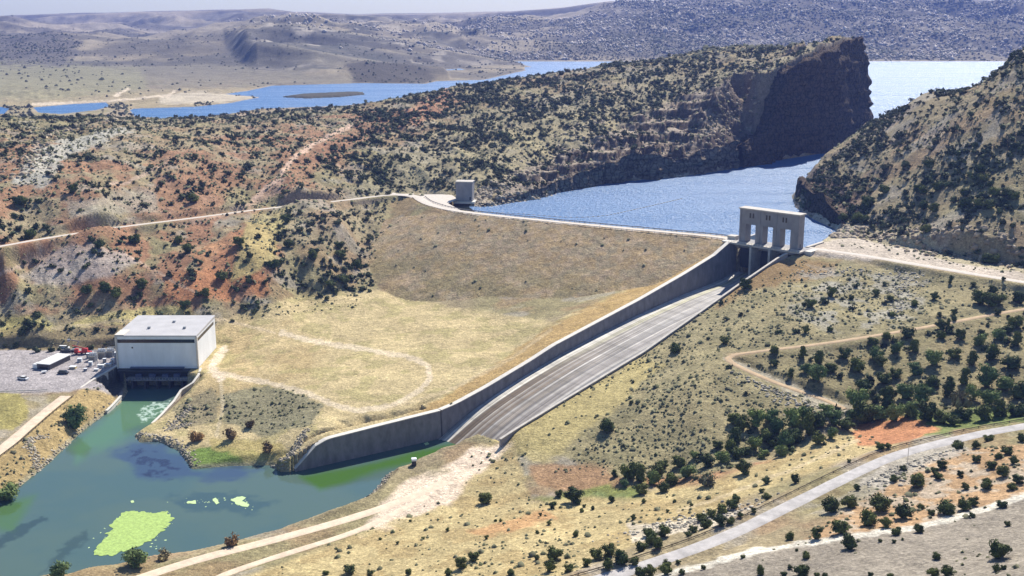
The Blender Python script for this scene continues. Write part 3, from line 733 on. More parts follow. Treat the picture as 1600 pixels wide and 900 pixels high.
class MB:
    def __init__(s): s.v = []; s.f = []
    def box(s, x0, x1, y0, y1, z0, z1, rz=0, about=None):
        b = len(s.v)
        P_ = [(x, y, z) for z in (z0, z1) for x, y in ((x0, y0), (x1, y0), (x1, y1), (x0, y1))]
        if rz:
            cx, cy = about or ((x0 + x1) / 2, (y0 + y1) / 2); c_, s_ = math.cos(rz), math.sin(rz)
            P_ = [(cx + (x - cx) * c_ - (y - cy) * s_, cy + (x - cx) * s_ + (y - cy) * c_, z) for x, y, z in P_]
        s.v += P_
        s.f += [tuple(b + i for i in q) for q in ((0, 3, 2, 1), (4, 5, 6, 7), (0, 1, 5, 4), (1, 2, 6, 5), (2, 3, 7, 6), (3, 0, 4, 7))]
        return s
    def prism(s, sec, axis_pts):
        """sweep a closed section (list of 3d points per station)"""
        b = len(s.v); n = len(sec[0])
        for q in sec: s.v += [tuple(p_) for p_ in q]
        for i in range(len(sec) - 1):
            for j in range(n):
                k = (j + 1) % n
                s.f.append((b + i * n + j, b + i * n + k, b + (i + 1) * n + k, b + (i + 1) * n + j))
        s.f.append(tuple(b + j for j in range(n))[::-1]); s.f.append(tuple(b + (len(sec) - 1) * n + j for j in range(n)))
        return s
    def cyl(s, p0, p1, r0, r1=None, n=8):
        r1 = r0 if r1 is None else r1
        a = Vector(p0); c = Vector(p1); d = (c - a).normalized(); q = d.to_track_quat('Z', 'Y').to_matrix()
        b = len(s.v)
        for pt, r in ((a, r0), (c, r1)):
            for k in range(n):
                t = 2 * math.pi * k / n
                s.v.append(tuple(pt + q @ Vector((r * math.cos(t), r * math.sin(t), 0))))
        for k in range(n):
            j = (k + 1) % n; s.f.append((b + k, b + j, b + n + j, b + n + k))
        s.f.append(tuple(b + k for k in range(n))[::-1]); s.f.append(tuple(b + n + k for k in range(n)))
        return s
    def build(s, name, m, parent=None, bevel=0):
        o = mesh_from(name, s.v, s.f, m, parent)
        bm = bmesh.new(); bm.from_mesh(o.data)
        bmesh.ops.recalc_face_normals(bm, faces=bm.faces[:])
        bm.to_mesh(o.data); bm.free()
        if bevel:
            q = o.modifiers.new('b', 'BEVEL'); q.width = bevel; q.segments = 1
        return o

# ------------------------------------------------------------------ ground sheet and the dam
def sheet(name, keep, m):
    idx = np.arange(NV * NU).reshape(NV, NU)
    q = np.stack([idx[:-1, :-1], idx[:-1, 1:], idx[1:, 1:], idx[1:, :-1]], -1)[keep].reshape(-1, 4)
    used, inv = np.unique(q, return_inverse=True)
    co = np.stack([GX, GY, GZ], -1).reshape(-1, 3)[used]
    o = mesh_from(name, co, inv.reshape(-1, 4), m, None, True)
    a = o.data.color_attributes.new('soil', 'FLOAT_COLOR', 'POINT')
    t = np.ones((len(used), 4), np.float32); t[:, :3] = COL.reshape(-1, 3)[used]
    a.data.foreach_set('color', t.ravel())
    return o
damcell = DAMFACE[:-1, :-1] & DAMFACE[1:, 1:] & DAMFACE[1:, :-1] & DAMFACE[:-1, 1:]
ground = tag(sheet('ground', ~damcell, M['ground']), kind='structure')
dam = tag(sheet('embankment_dam', damcell, M['ground']), 'broad brown grey earth embankment sloping down from the crest road to the dry field', 'dam')

# ------------------------------------------------------------------ water
def water_mat(name, deep, rough, wave, wscale, patch=None):
    m = bpy.data.materials.new(name); m.use_nodes = True
    nt = m.node_tree; b = nt.nodes['Principled BSDF']
    b.inputs['Base Color'].default_value = (*deep, 1); b.inputs['Roughness'].default_value = rough; b.inputs['IOR'].default_value = 1.33 if patch else 1.5
    tc = nt.nodes.new('ShaderNodeTexCoord')
    h = None
    for sc, k in wscale:
        mp = nt.nodes.new('ShaderNodeMapping'); mp.inputs['Rotation'].default_value = (0, 0, .5); mp.inputs['Scale'].default_value = (1, 1.5, 1)
        nt.links.new(tc.outputs['Object'], mp.inputs[0])
        n = nt.nodes.new('ShaderNodeTexNoise'); n.inputs['Scale'].default_value = sc; n.inputs['Detail'].default_value = 3
        nt.links.new(mp.outputs[0], n.inputs['Vector'])
        ml = nt.nodes.new('ShaderNodeMath'); ml.operation = 'MULTIPLY'; ml.inputs[1].default_value = k; nt.links.new(n.outputs[0], ml.inputs[0])
        if h is None: h = ml.outputs[0]
        else:
            ad = nt.nodes.new('ShaderNodeMath'); nt.links.new(h, ad.inputs[0]); nt.links.new(ml.outputs[0], ad.inputs[1]); h = ad.outputs[0]
    bp = nt.nodes.new('ShaderNodeBump'); bp.inputs['Distance'].default_value = wave; nt.links.new(h, bp.inputs['Height']); nt.links.new(bp.outputs[0], b.inputs['Normal'])
    if not patch:
        mp = nt.nodes.new('ShaderNodeMapping'); mp.inputs['Rotation'].default_value = (0, 0, .9); mp.inputs['Scale'].default_value = (.004, .03, 1)
        n = nt.nodes.new('ShaderNodeTexNoise'); n.inputs['Scale'].default_value = 1; n.inputs['Detail'].default_value = 4
        r = nt.nodes.new('ShaderNodeMapRange'); r.inputs[1].default_value = .35; r.inputs[2].default_value = .65; r.inputs[3].default_value = rough - .10; r.inputs[4].default_value = rough + .06
        nt.links.new(tc.outputs['Object'], mp.inputs[0]); nt.links.new(mp.outputs[0], n.inputs['Vector']); nt.links.new(n.outputs[0], r.inputs[0]); nt.links.new(r.outputs[0], b.inputs['Roughness'])
    if patch:
        a = nt.nodes.new('ShaderNodeAttribute'); a.attribute_name = 'soil'; nt.links.new(a.outputs['Color'], b.inputs['Base Color'])
    return m
M['lake'] = water_mat('wind_rippled_lake', (.002, .115, .33), .41, 1.5, ((.45, 1.2), (1.3, .45), (.15, .8)))
M['bay'] = water_mat('murky_green_water', (.05, .11, .09), .06, .03, ((.5, 1), (.15, 1)), patch=True)
# reservoir: one sheet at 50 m, cut to where the land is lower
wm = GZ < 50.6
wc = (wm[:-1, :-1] | wm[1:, 1:] | wm[1:, :-1] | wm[:-1, 1:])
uy = np.linspace(640, 640, 1)
def water_sheet(name, level, cells, m, col=None):
    idx = np.arange(NV * NU).reshape(NV, NU)
    q = np.stack([idx[:-1, :-1], idx[:-1, 1:], idx[1:, 1:], idx[1:, :-1]], -1)[cells].reshape(-1, 4)
    used, inv = np.unique(q, return_inverse=True)
    co = np.stack([GX, GY, np.full(GX.shape, level)], -1).reshape(-1, 3)[used]
    o = mesh_from(name, co, inv.reshape(-1, 4), m, None, True)
    if col is not None:
        a = o.data.color_attributes.new('soil', 'FLOAT_COLOR', 'POINT')
        t = np.ones((len(used), 4), np.float32); t[:, :3] = col.reshape(-1, 3)[used]
        a.data.foreach_set('color', t.ravel())
    return tag(o, kind='structure')
cen = lambda A: A[:-1, :-1]
rescell = wc & (cen(GY) > 650) & ~((cen(dk) > -2) & (cen(GX) < 175) & (cen(GY) < 900)) & ~((cen(GY) < 1100) & (cen(RES_D) > 9)) & ((cen(RES_D) < 30) | (cen(alllake) < 40)) & ~(inch[:-1, :-1])
water_sheet('reservoir_water', 50.0, rescell, M['lake'])
bwc = (cen(BAY_D) < 14) & (cen(GY) < 620)
SAVE = COL; COL = np.zeros(GX.shape + (3,)); 
WPX, WPY = project(GX, GY, 0.0)
PX0, PY0 = PX, PY; PX, PY = WPX, WPY
paint(ones, (0.082, 0.13, 0.112))
paint(sstep(.4, .7, nz(30, 91)), (0.06, 0.115, 0.12), .6)
P([(470, 745), (560, 728), (715, 690), (720, 700), (650, 722), (590, 735), (500, 765)], (0.055, 0.13, 0.02), .95, 14, 5, 92, 20)
P([(190, 628), (260, 628), (265, 650), (200, 680), (160, 700), (120, 720), (110, 700)], (0.09, 0.19, 0.09), .8, 18, 8, 93, 12)
P([(-60, 830), (0, 790), (60, 770), (20, 830)], (0.07, 0.15, 0.03), .7, 18, 8, 94, 12)
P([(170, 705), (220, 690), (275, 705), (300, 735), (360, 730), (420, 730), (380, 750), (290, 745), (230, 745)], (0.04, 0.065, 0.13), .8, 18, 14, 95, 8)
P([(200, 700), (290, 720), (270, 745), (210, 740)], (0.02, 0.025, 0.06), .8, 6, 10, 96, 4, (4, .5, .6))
P([(-40, 860), (0, 838), (65, 805), (75, 812), (10, 850), (-30, 875)], (0.03, 0.055, 0.06), .75, 6, 6, 97, 3)
P([(60, 900), (100, 850), (135, 830), (140, 842), (90, 880)], (0.03, 0.055, 0.06), .6, 8, 8, 98, 3)
P([(260, 780), (340, 770), (440, 785), (400, 800), (290, 800)], (0.04, 0.08, 0.095), .7, 12, 12, 99, 5)
P([(228, 630), (265, 628), (262, 640), (222, 660), (215, 650)], (0.55, 0.68, 0.6), .75, 4, 5, 100, 2, (1.5, .42, .6))
BCOL = COL; COL = SAVE; PX, PY = PX0, PY0
water_sheet('afterbay_water', 0.0, bwc, M['bay'], BCOL)
# land beyond the modelled sheet
mb = MB(); mb.box(-30000, 30000, -4000, 40000, -12, -9)

# ------------------------------------------------------------------ roads
def strip(name, line, w, m, lift=.12):
    Pn = line[:, :2]; t = np.gradient(Pn, axis=0); t /= np.hypot(t[:, 0], t[:, 1])[:, None]; nn = np.c_[-t[:, 1], t[:, 0]]
    cols = np.linspace(-.5, .5, 7); rows = []
    wob = 1 + .12 * (fbm(np.arange(len(Pn)) * .35, np.zeros(len(Pn)), 2, 6) - .5)
    for c_ in cols:
        q = Pn + nn * (c_ * w * wob)[:, None]
        z = np.maximum(line[:, 2], ground_z(q[:, 0], q[:, 1])) + lift - (0.35 if abs(c_) > .49 else 0) + (.04 * (1 - 4 * c_ * c_))
        rows.append(np.c_[q, z])
    co = np.stack(rows, 1); n, k, _ = co.shape; idx = np.arange(n * k).reshape(n, k)
    q = np.stack([idx[:-1, :-1], idx[1:, :-1], idx[1:, 1:], idx[:-1, 1:]], -1).reshape(-1, 4)
    return tag(mesh_from(name, co.reshape(-1, 3), q, m, None, True), kind='structure')
strip('crest_road', ROADS['crest'][0], 7, M['gravel'])
strip('paved_road', ROADS['paved'][0], 6.8, M['asphalt'])
strip('hillside_road', ROADS['hillside'][0], 4.5, M['gravel'])
strip('dirt_trail', ROADS['trail'][0], 3.6, M['trail'], .3)
strip('bayside_track', ROADS['bayside'][0], 6.4, M['dirt'])
strip('lower_track', ROADS['lower_track'][0], 4.4, M['dirt'], .1)
strip('left_bank_road', ROADS['left_bank'][0], 7, M['dirt'])
cl2 = crest_line[2:]
strip('dam_crest_road', cl2, 9.0, M['gravel'], .2)
# turning area at the left end of the crest
tp = [W(a, b, 54) for a, b in [(655, 304), (705, 304), (716, 312), (700, 318), (722, 330), (700, 330), (668, 321)]]
me_ = mesh_from('gravel_apron', [(x, y, 54.17) for x, y in tp], [tuple(range(len(tp)))], M['gravel']); tag(me_, kind='structure')
# ------------------------------------------------------------------ cliffs along the gorge
def noise3(a, b, s): return fbm(a, b, 4, s)
def cliff(name, base, tops, seed, rag=.36, amp=4.0, m=None, zb=47.5):
    """rock wall standing on a base line of (x, y); tops = height above the base at each base point"""
    base = np.array(base, float)
    L = np.r_[0, np.cumsum(np.hypot(*(base[1:] - base[:-1]).T))]
    n = int(L[-1] / 2.2)
    t = np.linspace(0, L[-1], n)
    bx = np.interp(t, L, base[:, 0]); by = np.interp(t, L, base[:, 1]); hh = np.interp(t, L, tops)
    # ragged height
    hh = hh * (1 - rag / 2 + rag * fbm(t / 14, t * 0, 3, seed)) 
    k = 9; kk = np.ones(k) / k
    sx = np.convolve(np.pad(bx, k // 2, mode='edge'), kk, 'valid'); sy = np.convolve(np.pad(by, k // 2, mode='edge'), kk, 'valid')
    tx = np.gradient(sx); ty = np.gradient(sy); l = np.hypot(tx, ty); nx, ny = -ty / l, tx / l      # left of travel = inland
    nh = 44; rows = []
    for i in range(nh + 5):
        v = min(i / nh, 1.0)
        hz = v * hh
        strat = (vn(hz / 4.5 + 3 * vn(t / 60, t * 0, seed + 5), t / 45, seed + 1) - .5) * amp * 1.0
        colm = (ridged(t / 13, hz / 60, 4, seed + 2) - .6) * amp * 1.6
        big = (fbm(t / 50, hz / 50, 3, seed + 3) - .5) * amp * 3.0
        fine = (fbm(t / 3.5, hz / 2.5, 3, seed + 4) - .5) * amp * .5
        off = (-3.5 if rag < .1 else 0.5) + v * hh * .14 - (strat + colm + big + fine) * (1 - .3 * v) * np.clip(hh / 25, .25, 1)
        if i > nh: off = off + (i - nh) * 3.2 ** 1 * (1 + .2 * (i - nh))
        x = sx + nx * off; y = sy + ny * off
        z = zb + hz
        if i >= nh:
            g = ground_z(x, y)
            z = np.where(i == nh, np.maximum(zb + hh, zb), np.minimum(np.maximum(g - .6 * (i - nh), z - (i - nh) * 2.5), z + 4))
        rows.append(np.c_[x, y, z])
    co = np.stack(rows, 0); a, b, _ = co.shape; idx = np.arange(a * b).reshape(a, b)
    q = np.stack([idx[:-1, :-1], idx[:-1, 1:], idx[1:, 1:], idx[1:, :-1]], -1).reshape(-1, 4)
    return tag(mesh_from(name, co.reshape(-1, 3), q, m or M['rock'], None, False), kind='structure')
# ridge top height over the shore, read off the smooth surface just inland
def inland(pts, off):
    Pn = np.array(pts); t = np.gradient(Pn, axis=0); t /= np.hypot(t[:, 0], t[:, 1])[:, None]
    return Pn + np.c_[-t[:, 1], t[:, 0]] * off
main = SHORE_C[8:] + [(413, 1326), (402, 1352), (370, 1372)]
hs = [24, 34, 88, 96, 104, 108, 112, 112, 105, 70]
mh = []
for (x, y), h0 in zip(inland(main, 26), hs[:len(main)]):
    g = float(rbf(np.array([x]), np.array([y]))[0]) - 47.5
    mh.append(min(max(g, 20), h0 + 10) if h0 > 40 else h0)
print('cliff heights', [round(h) for h in mh])
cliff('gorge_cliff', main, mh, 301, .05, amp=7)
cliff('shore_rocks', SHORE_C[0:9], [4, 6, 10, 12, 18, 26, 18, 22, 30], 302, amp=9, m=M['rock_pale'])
rb = L50([(1316, 373), (1306, 358), (1272, 342), (1245, 324), (1239, 306), (1250, 288)])[::-1]
cliff('right_bank_bluff', rb, [10, 16, 20, 20, 12, 4], 303, amp=4)

# ------------------------------------------------------------------ spillway chute
spw = tag(empty('spillway_chute', (G0[0], G0[1], 0), math.atan2(N[1], N[0])), 'long sloping concrete spillway chute with stained floor and grey side walls', 'spillway')
def chute_floor_mat():
    m = bpy.data.materials.new('streaked_chute_concrete'); m.use_nodes = True
    nt = m.node_tree; b = nt.nodes['Principled BSDF']; b.inputs['Roughness'].default_value = .8
    a = nt.nodes.new('ShaderNodeAttribute'); a.attribute_name = 'soil'
    tc = nt.nodes.new('ShaderNodeTexCoord'); mp = nt.nodes.new('ShaderNodeMapping'); mp.inputs['Scale'].default_value = (1.1, .012, .012)
    n = nt.nodes.new('ShaderNodeTexNoise'); n.inputs['Scale'].default_value = 1.0; n.inputs['Detail'].default_value = 6; n.inputs['Roughness'].default_value = .7
    nt.links.new(tc.outputs['Object'], mp.inputs[0]); nt.links.new(mp.outputs[0], n.inputs['Vector'])
    r = nt.nodes.new('ShaderNodeMapRange'); r.inputs[1].default_value = .3; r.inputs[2].default_value = .7; r.inputs[3].default_value = .35; r.inputs[4].default_value = 1.6
    nt.links.new(n.outputs[0], r.inputs[0])
    n2 = nt.nodes.new('ShaderNodeTexNoise'); n2.inputs['Scale'].default_value = .12; n2.inputs['Detail'].default_value = 5; nt.links.new(tc.outputs['Object'], n2.inputs['Vector'])
    r2 = nt.nodes.new('ShaderNodeMapRange'); r2.inputs[1].default_value = .3; r2.inputs[2].default_value = .7; r2.inputs[3].default_value = .8; r2.inputs[4].default_value = 1.2
    nt.links.new(n2.outputs[0], r2.inputs[0])
    mm = nt.nodes.new('ShaderNodeMath'); mm.operation = 'MULTIPLY'; nt.links.new(r.outputs[0], mm.inputs[0]); nt.links.new(r2.outputs[0], mm.inputs[1])
    mx = nt.nodes.new('ShaderNodeVectorMath'); mx.operation = 'SCALE'; nt.links.new(a.outputs['Color'], mx.inputs[0]); nt.links.new(mm.outputs[0], mx.inputs['Scale'])
    nt.links.new(mx.outputs[0], b.inputs['Base Color'])
    return m
M['chute'] = chute_floor_mat()
ss = np.arange(-4, 274, 1.5); ww = np.linspace(0.2, CH_W - .2, 81)
SSg, WWg = np.meshgrid(ss, ww, indexing='ij')
FZ = prof(S_FL, SSg)
kf = np.ones(13) / 13
fz1 = np.convolve(np.pad(prof(S_FL, ss), 6, mode='edge'), kf, 'valid')
FZ = np.repeat(fz1[:, None], len(ww), 1)
FZ = FZ + np.where(np.abs(WWg - 2.6) < .5, .25, 0) + 0.5 * np.clip(1.2 - WWg, 0, 1.2) + 0.5 * np.clip(WWg - (CH_W - 1.2), 0, 1.2)
for rw in (10.5, 17.5, 24.5, 31):
    FZ += .22 * (np.abs(WWg - rw) < .35)
fc = np.zeros(SSg.shape + (3,)); fc[:] = (.31, .30, .295)
low = sstep(90, 215, SSg)
def lane(w0, w1, c, k, soft=.8):
    global fc
    mk = (sstep(w0 - soft, w0 + soft, WWg) * sstep(w1 + soft, w1 - soft, WWg) * k)[..., None]
    fc = fc * (1 - mk) + np.array(c) * mk
lane(5.4, 10.6, (.10, .07, .045), (.3 + .7 * low) * sstep(20, 60, SSg))
lane(11.0, 16.8, (.15, .11, .075), (.3 + .65 * low) * sstep(30, 80, SSg))
lane(18.2, 24, (.2, .165, .13), .25 + .6 * low)
lane(25, 30.5, (.22, .19, .17), .5 + .3 * low)
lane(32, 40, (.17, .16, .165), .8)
lane(2.0, 5.4, (.66, .62, .54), .55 + .4 * low, .4)
lane(5.4, 8.5, (.40, .38, .27), 1 - low, .6)
lane(33, 36, (.42, .40, .38), .6 * (1 - low), .6)
lane(22.5, 24.5, (.15, .14, .145), .6, .6); lane(13, 14.2, (.5, .47, .43), .5, .4)
for rw in (10.5, 17.5, 24.5, 31): lane(rw - .5, rw + .5, (.55, .5, .43), .5, .2)
fc *= np.where((SSg % 12.0) < 1.4, .8, 1.0)[..., None]
fc *= (0.85 + .35 * fbm(WWg * 1.3, SSg / 40, 3, 9))[..., None]
a_, b_ = SSg.shape; idx = np.arange(a_ * b_).reshape(a_, b_)
q = np.stack([idx[:-1, :-1], idx[1:, :-1], idx[1:, 1:], idx[:-1, 1:]], -1).reshape(-1, 4)
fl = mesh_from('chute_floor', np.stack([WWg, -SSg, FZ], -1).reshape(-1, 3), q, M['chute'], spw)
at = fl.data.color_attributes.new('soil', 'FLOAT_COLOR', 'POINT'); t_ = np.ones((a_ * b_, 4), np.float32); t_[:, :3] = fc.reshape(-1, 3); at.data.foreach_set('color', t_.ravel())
def wall_sweep(name, P2, top, bot, thick, m, parent, face=1, cop='conc_pale'):
    """P2 list of local (x, y); wall grows to the 'face' side's back"""
    P2 = np.array(P2, float); t = np.gradient(P2, axis=0); t /= np.hypot(t[:, 0], t[:, 1])[:, None]; nn = np.c_[-t[:, 1], t[:, 0]] * face
    sec = []
    for (x, y), (nx, ny), zt, zb in zip(P2, nn, top, bot):
        hgt = zt - zb
        sec.append([(x, y, zb), (x + nx * 0.05 * hgt, y + ny * 0.05 * hgt, zt), (x + nx * (thick + .05 * hgt), y + ny * (thick + .05 * hgt), zt), (x + nx * (thick + .05 * hgt), y + ny * (thick + .05 * hgt), zb)])
    o = MB().prism(sec, None).build(name, m, parent)
    # coping
    sec = []
    for (x, y), (nx, ny), zt, zb in zip(P2, nn, top, bot):
        hgt = zt - zb; a0 = -.25 + .05 * hgt; a1 = thick + .2 + .05 * hgt
        sec.append([(x + nx * a0, y + ny * a0, zt + .003), (x + nx * a0, y + ny * a0, zt + .35), (x + nx * a1, y + ny * a1, zt + .35), (x + nx * a1, y + ny * a1, zt + .003)])
    MB().prism(sec, None).build('coping', M[cop], o)
    return o
s1 = np.arange(-4, 258.1, 4.0)
wl = wall_sweep('side_wall', [(0, -s) for s in s1], prof(S_WL, s1), prof(S_FL, s1) - 1.5, 2.2, M['conc_wall'], spw, -1)
s2 = np.arange(10, 263, 4.0)
wr = wall_sweep('side_wall', [(CH_W, -s) for s in s2], prof(S_WR, s2), prof(S_FL, s2) - 1.5, .9, M['conc_old'], spw, 1, 'conc')
# training wall
twl = smooth_line([(TW[0][0], TW[0][1], 0), (TW[1][0], TW[1][1], 0), (TW[2][0], TW[2][1], 0)], 2.5)[:, :2]
rz_ = math.atan2(N[1], N[0])
def to_loc(x, y):
    d = np.array([x, y]) - G0
    return (float(d @ N), float(d @ -D))
L_ = np.r_[0, np.cumsum(np.hypot(*(twl[1:] - twl[:-1]).T))]; fr = L_ / L_[-1]
ttop = np.interp(fr, [0, .4, .78, .86, 1.0], [13.2, 12.4, 11.4, 9.5, 1.2])
wall_sweep('training_wall', [to_loc(x, y) for x, y in twl], ttop, np.full(len(twl), -3.0), 2.4, M['conc_wall'], spw, -1)

# ------------------------------------------------------------------ gatehouse over the spillway
gh = tag(empty('spillway_gatehouse', (G0[0], G0[1], 0), rz_), 'grey concrete gatehouse with three open bays at the top of the spillway', 'gatehouse')
X0, X1 = 1.6, 41.6; YA, YB = 3.0, 9.5; ZT = 74.6; ZO = 65.8
pier_x = [(X0, 5.9), (12.6, 17.6), (24.4, 29.4), (36.2, X1)]
for a, b in pier_x:
    pr = MB().box(a, b, YA, YB, 54.3, ZO).build('pier', M['conc_old'], gh)
up = MB().box(X0, X1, YA, YB, ZO + .003, ZT).build('upper_house', M['conc_old'], gh)
MB().box(X0 - .7, X1 + .7, YA - .7, YB + .7, ZT + .003, ZT + .8).build('roof_slab', M['conc'], gh)
for (a, b), (c, d) in zip(pier_x[:-1], pier_x[1:]):
    MB().box(b, c, YA - .18, YA - .003, ZO - .2, ZO + .5).build('lintel', M['conc_old'], gh)
for wx in (9.7, 20.8, 31.9):
    for o_ in (-1.5, .5):
        MB().box(wx + o_, wx + o_ + 1.1, YA - .06, YA - .003, 69.6, 72.6).build('window', M['darkglass'], up)
for wx in (X0 + .5, X1 - .5, 15.2, 26.4):
    MB().box(wx - .5, wx + .5, YA - .3, YA - .003, 54.4, ZT - .01).build('pilaster', M['conc_old'], gh)
for wx in (5, 37):
    MB().box(X1 + .003, X1 + .05, 5, 6.1, 55.0, 57.2).build('door', M['dark'], gh) if wx == 37 else None
# bridge deck in front, its railing, piers and radial gates below
dk = MB().box(-2, 46, -3.2, YA - .02, 53.2, 54.25).build('bridge_deck', M['conc'], gh)
r = MB()
for x in np.arange(-2, 46.1, 2.0): r.box(x - .06, x + .06, -3.1, -2.98, 54.253, 55.4)
r.box(-2, 46, -3.08, -3.0, 55.3, 55.42); r.box(-2, 46, -3.08, -3.0, 54.8, 54.88)
r.build('railing', M['rail'], gh)
MB().box(-2, 46, YA, 13, 52.9, 54.2).box(-2, 46, 2.9, 3.3, 50.6, 52.9).build('gate_sill_deck', M['conc_old'], gh)
for a in (13.4, 26.0):
    MB().box(a, a + 1.3, -4.5, 12.5, 34, 53.1).build('gate_pier', M['conc'], gh)
for a, b in ((.3, 13.3), (14.8, 25.9), (27.4, CH_W - .3)):
    sec = []
    for k in range(9):
        t = R(-25 + 55 * k / 8); yy = 12 - 11 * math.cos(t) + 6; zz = 43 + 14 * math.sin(t)
        sec.append([(a, yy, zz), (b, yy, zz), (b, yy + .3, zz), (a, yy + .3, zz)])
    gt = MB().prism(sec, None).build('radial_gate', M['dark'], gh)
# service block at the left end and approach slab at the right
sb = tag(empty('gate_service_block', (G0[0], G0[1], 0), rz_), 'low pale concrete block beside the left end of the gatehouse', 'concrete block')
MB().box(-7.5, -2.2, 4.5, 9.5, 54.0, 56.2).build('block', M['conc_pale'], sb, .1)
MB().box(-7.7, -2.0, 4.3, 9.7, 56.203, 56.5).build('cap', M['conc'], sb)
tag(MB().box(-7, -2.2, -3, 3, 53.5, 54.32).build('abutment_slab', M['conc_pale']), kind='structure')
C.objects['abutment_slab'].location = (G0[0], G0[1], 0); C.objects['abutment_slab'].rotation_euler = (0, 0, rz_)
ra = tag(MB().box(42.5, 50, 3, 12, 50.5, 54.12).build('right_abutment_slab', M['conc_pale']), kind='structure')
ra.name = 'gravel_landing'; ra.location = (G0[0], G0[1], 0); ra.rotation_euler = (0, 0, rz_)
# forebay wing wall on the reservoir side
for nm, lx, lab in (('forebay_wall', -1.8, 'pale concrete wing wall of the spillway inlet on the reservoir side, left of the gates'), ('forebay_wall', 41.5, 'pale concrete wing wall of the spillway inlet beside the rocky bluff')):
    e = tag(empty(nm, (G0[0], G0[1], 0), rz_), lab, 'wing wall')
    MB().box(lx, lx + 1.4, 13.1, 34, 44, 54.3).build('wall', M['conc_pale'], e)
    MB().box(lx - .2, lx + 1.6, 13.1, 34.2, 54.303, 54.7).build('coping', M['conc'], e)

# ------------------------------------------------------------------ intake tower
ix, iy, _ = (*W(727, 311, 54), 0)
it = tag(empty('intake_tower', (ix, iy, 53.0), R(-8)), 'square windowless grey concrete tower at the left end of the dam crest by the water', 'tower')
MB().box(-6.2, 6.2, -4.5, 4.5, 0, 14.2).build('shaft', M['conc_old'], it)
MB().box(-6.5, 6.5, -4.8, 4.8, 14.203, 14.9).build('roof_slab', M['conc'], it)
MB().box(-6.8, -6.203, -2, 2, 0.1, 14.1).build('corner_fin', M['conc_pale'], it)
MB().box(4.0, 5.2, -4.56, -4.503, 1.0, 3.3).build('door', M['dark'], it)
MB().box(-8.2, 8.2, -6.5, 6.5, -1.5, -.01).build('plinth', M['conc_pale'], it)

# ------------------------------------------------------------------ powerhouse
ph = tag(empty('powerhouse', (-187.2, 582, 9), 0), 'big white powerhouse with flat grey roof above a shaded water outlet', 'powerhouse')
w2, dp, ht = 21.2, 38.5, 17.6
MB().box(-w2, w2, 0, dp, 0, ht).build('wall', M['white'], ph)
rf = MB(); rf.v = [(-w2 - .3, -.3, ht + .004), (w2 + .3, -.3, ht + .004), (w2 + .3, dp + .3, ht + .004), (-w2 - .3, dp + .3, ht + .004), (-w2 - .3, -.3, ht + .5), (w2 + .3, -.3, ht + .5), (w2 + .3, dp + .3, ht + 1.0), (-w2 - .3, dp + .3, ht + 1.0)]
rf.f = [(0, 3, 2, 1), (4, 5, 6, 7), (0, 1, 5, 4), (1, 2, 6, 5), (2, 3, 7, 6), (3, 0, 4, 7)]
rfo = rf.build('roof', M['roof'], ph)
MB().box(-w2 - .35, -w2 + 4.5, -.35, 10, ht + .53, ht + .9).build('roof_step', M['conc_pale'], rfo)
for x, y in ((-8, 12), (2, 24), (11, 12)):
    MB().box(x, x + 1.4, y, y + 1.4, ht + .5, ht + 1.7).build('roof_vent', M['steel'], rfo)
MB().box(-w2 + .8, w2 - 1.0, -.08, -.003, ht - 3.6, ht - 1.7).build('window_band', M['darkglass'], ph)
MB().box(w2 + .003, w2 + .08, 1.5, dp - 3, ht - 3.3, ht - 1.6).build('window_band', M['darkglass'], ph)
MB().box(w2 - .5, w2 + .5, -.5, .6, -.02, ht - .01).build('corner_pier', M['conc_pale'], ph)
MB().box(-w2 - .4, -w2 + .5, -.5, .6, -.02, ht - .01).build('corner_pier', M['conc_pale'], ph)
MB().box(-13.2, -12.4, -.1, -.003, 11.0, 11.8).build('vent', M['dark'], ph)
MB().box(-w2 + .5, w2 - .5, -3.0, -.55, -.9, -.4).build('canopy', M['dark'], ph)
MB().box(-w2 + 1, w2 - 1, -.5, .4, -9.5, -.03).build('back_wall', M['dark'], ph)  # recess shade put into the dark colour of back wall, canopy and piers
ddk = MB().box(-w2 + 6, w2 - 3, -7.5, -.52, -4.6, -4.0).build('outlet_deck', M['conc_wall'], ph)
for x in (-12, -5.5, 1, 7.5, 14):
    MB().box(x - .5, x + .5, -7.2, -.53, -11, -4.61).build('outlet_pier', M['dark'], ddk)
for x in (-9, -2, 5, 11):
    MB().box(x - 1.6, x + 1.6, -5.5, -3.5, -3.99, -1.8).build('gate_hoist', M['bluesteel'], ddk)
rl = MB()
for x in np.arange(-w2 + 6.2, w2 - 3, 1.6): rl.box(x - .05, x + .05, -7.45, -7.35, -3.99, -2.9)
rl.box(-w2 + 6, w2 - 3, -7.44, -7.36, -2.95, -2.85); rl.build('railing', M['rail'], ddk)
MB().box(-w2 + 7, w2 - 7, -2.2, -.6, .5, 1.1).build('gantry_beam', M['bluesteel'], ph)
def wing(pts, tops, bots, lab, mtl=None):
    e = tag(empty('wing_wall', (pts[0][0], pts[0][1], 0)), lab, 'retaining wall')
    wall_sweep('wall', [(x - pts[0][0], y - pts[0][1]) for x, y in pts], tops, bots, .8, mtl or M['conc'], e, 1)
    return e
rw = [(-165.4, 581.0), (-164.5, 573), (-165.5, 566)] + [W(281, 612, 3.5), W(270, 629, 1.5), W(250, 650, .8), W(236, 663, .5)]
wing(rw, [9.2, 8.0, 6.2, 4.2, 2.2, 1.2, .8], [-3] * 7, 'curved pale concrete wing wall on the right side of the powerhouse outlet')
wing([(-209.8, 592), W(188, 571, 9), W(170, 582, 9), W(152, 592, 9), W(128, 606, 9)][::-1], [8.6, 9.3, 9.3, 9.3, 9.3], [-3] * 5, 'pale retaining wall along the edge of the gravel yard left of the powerhouse outlet', M['conc_pale'])
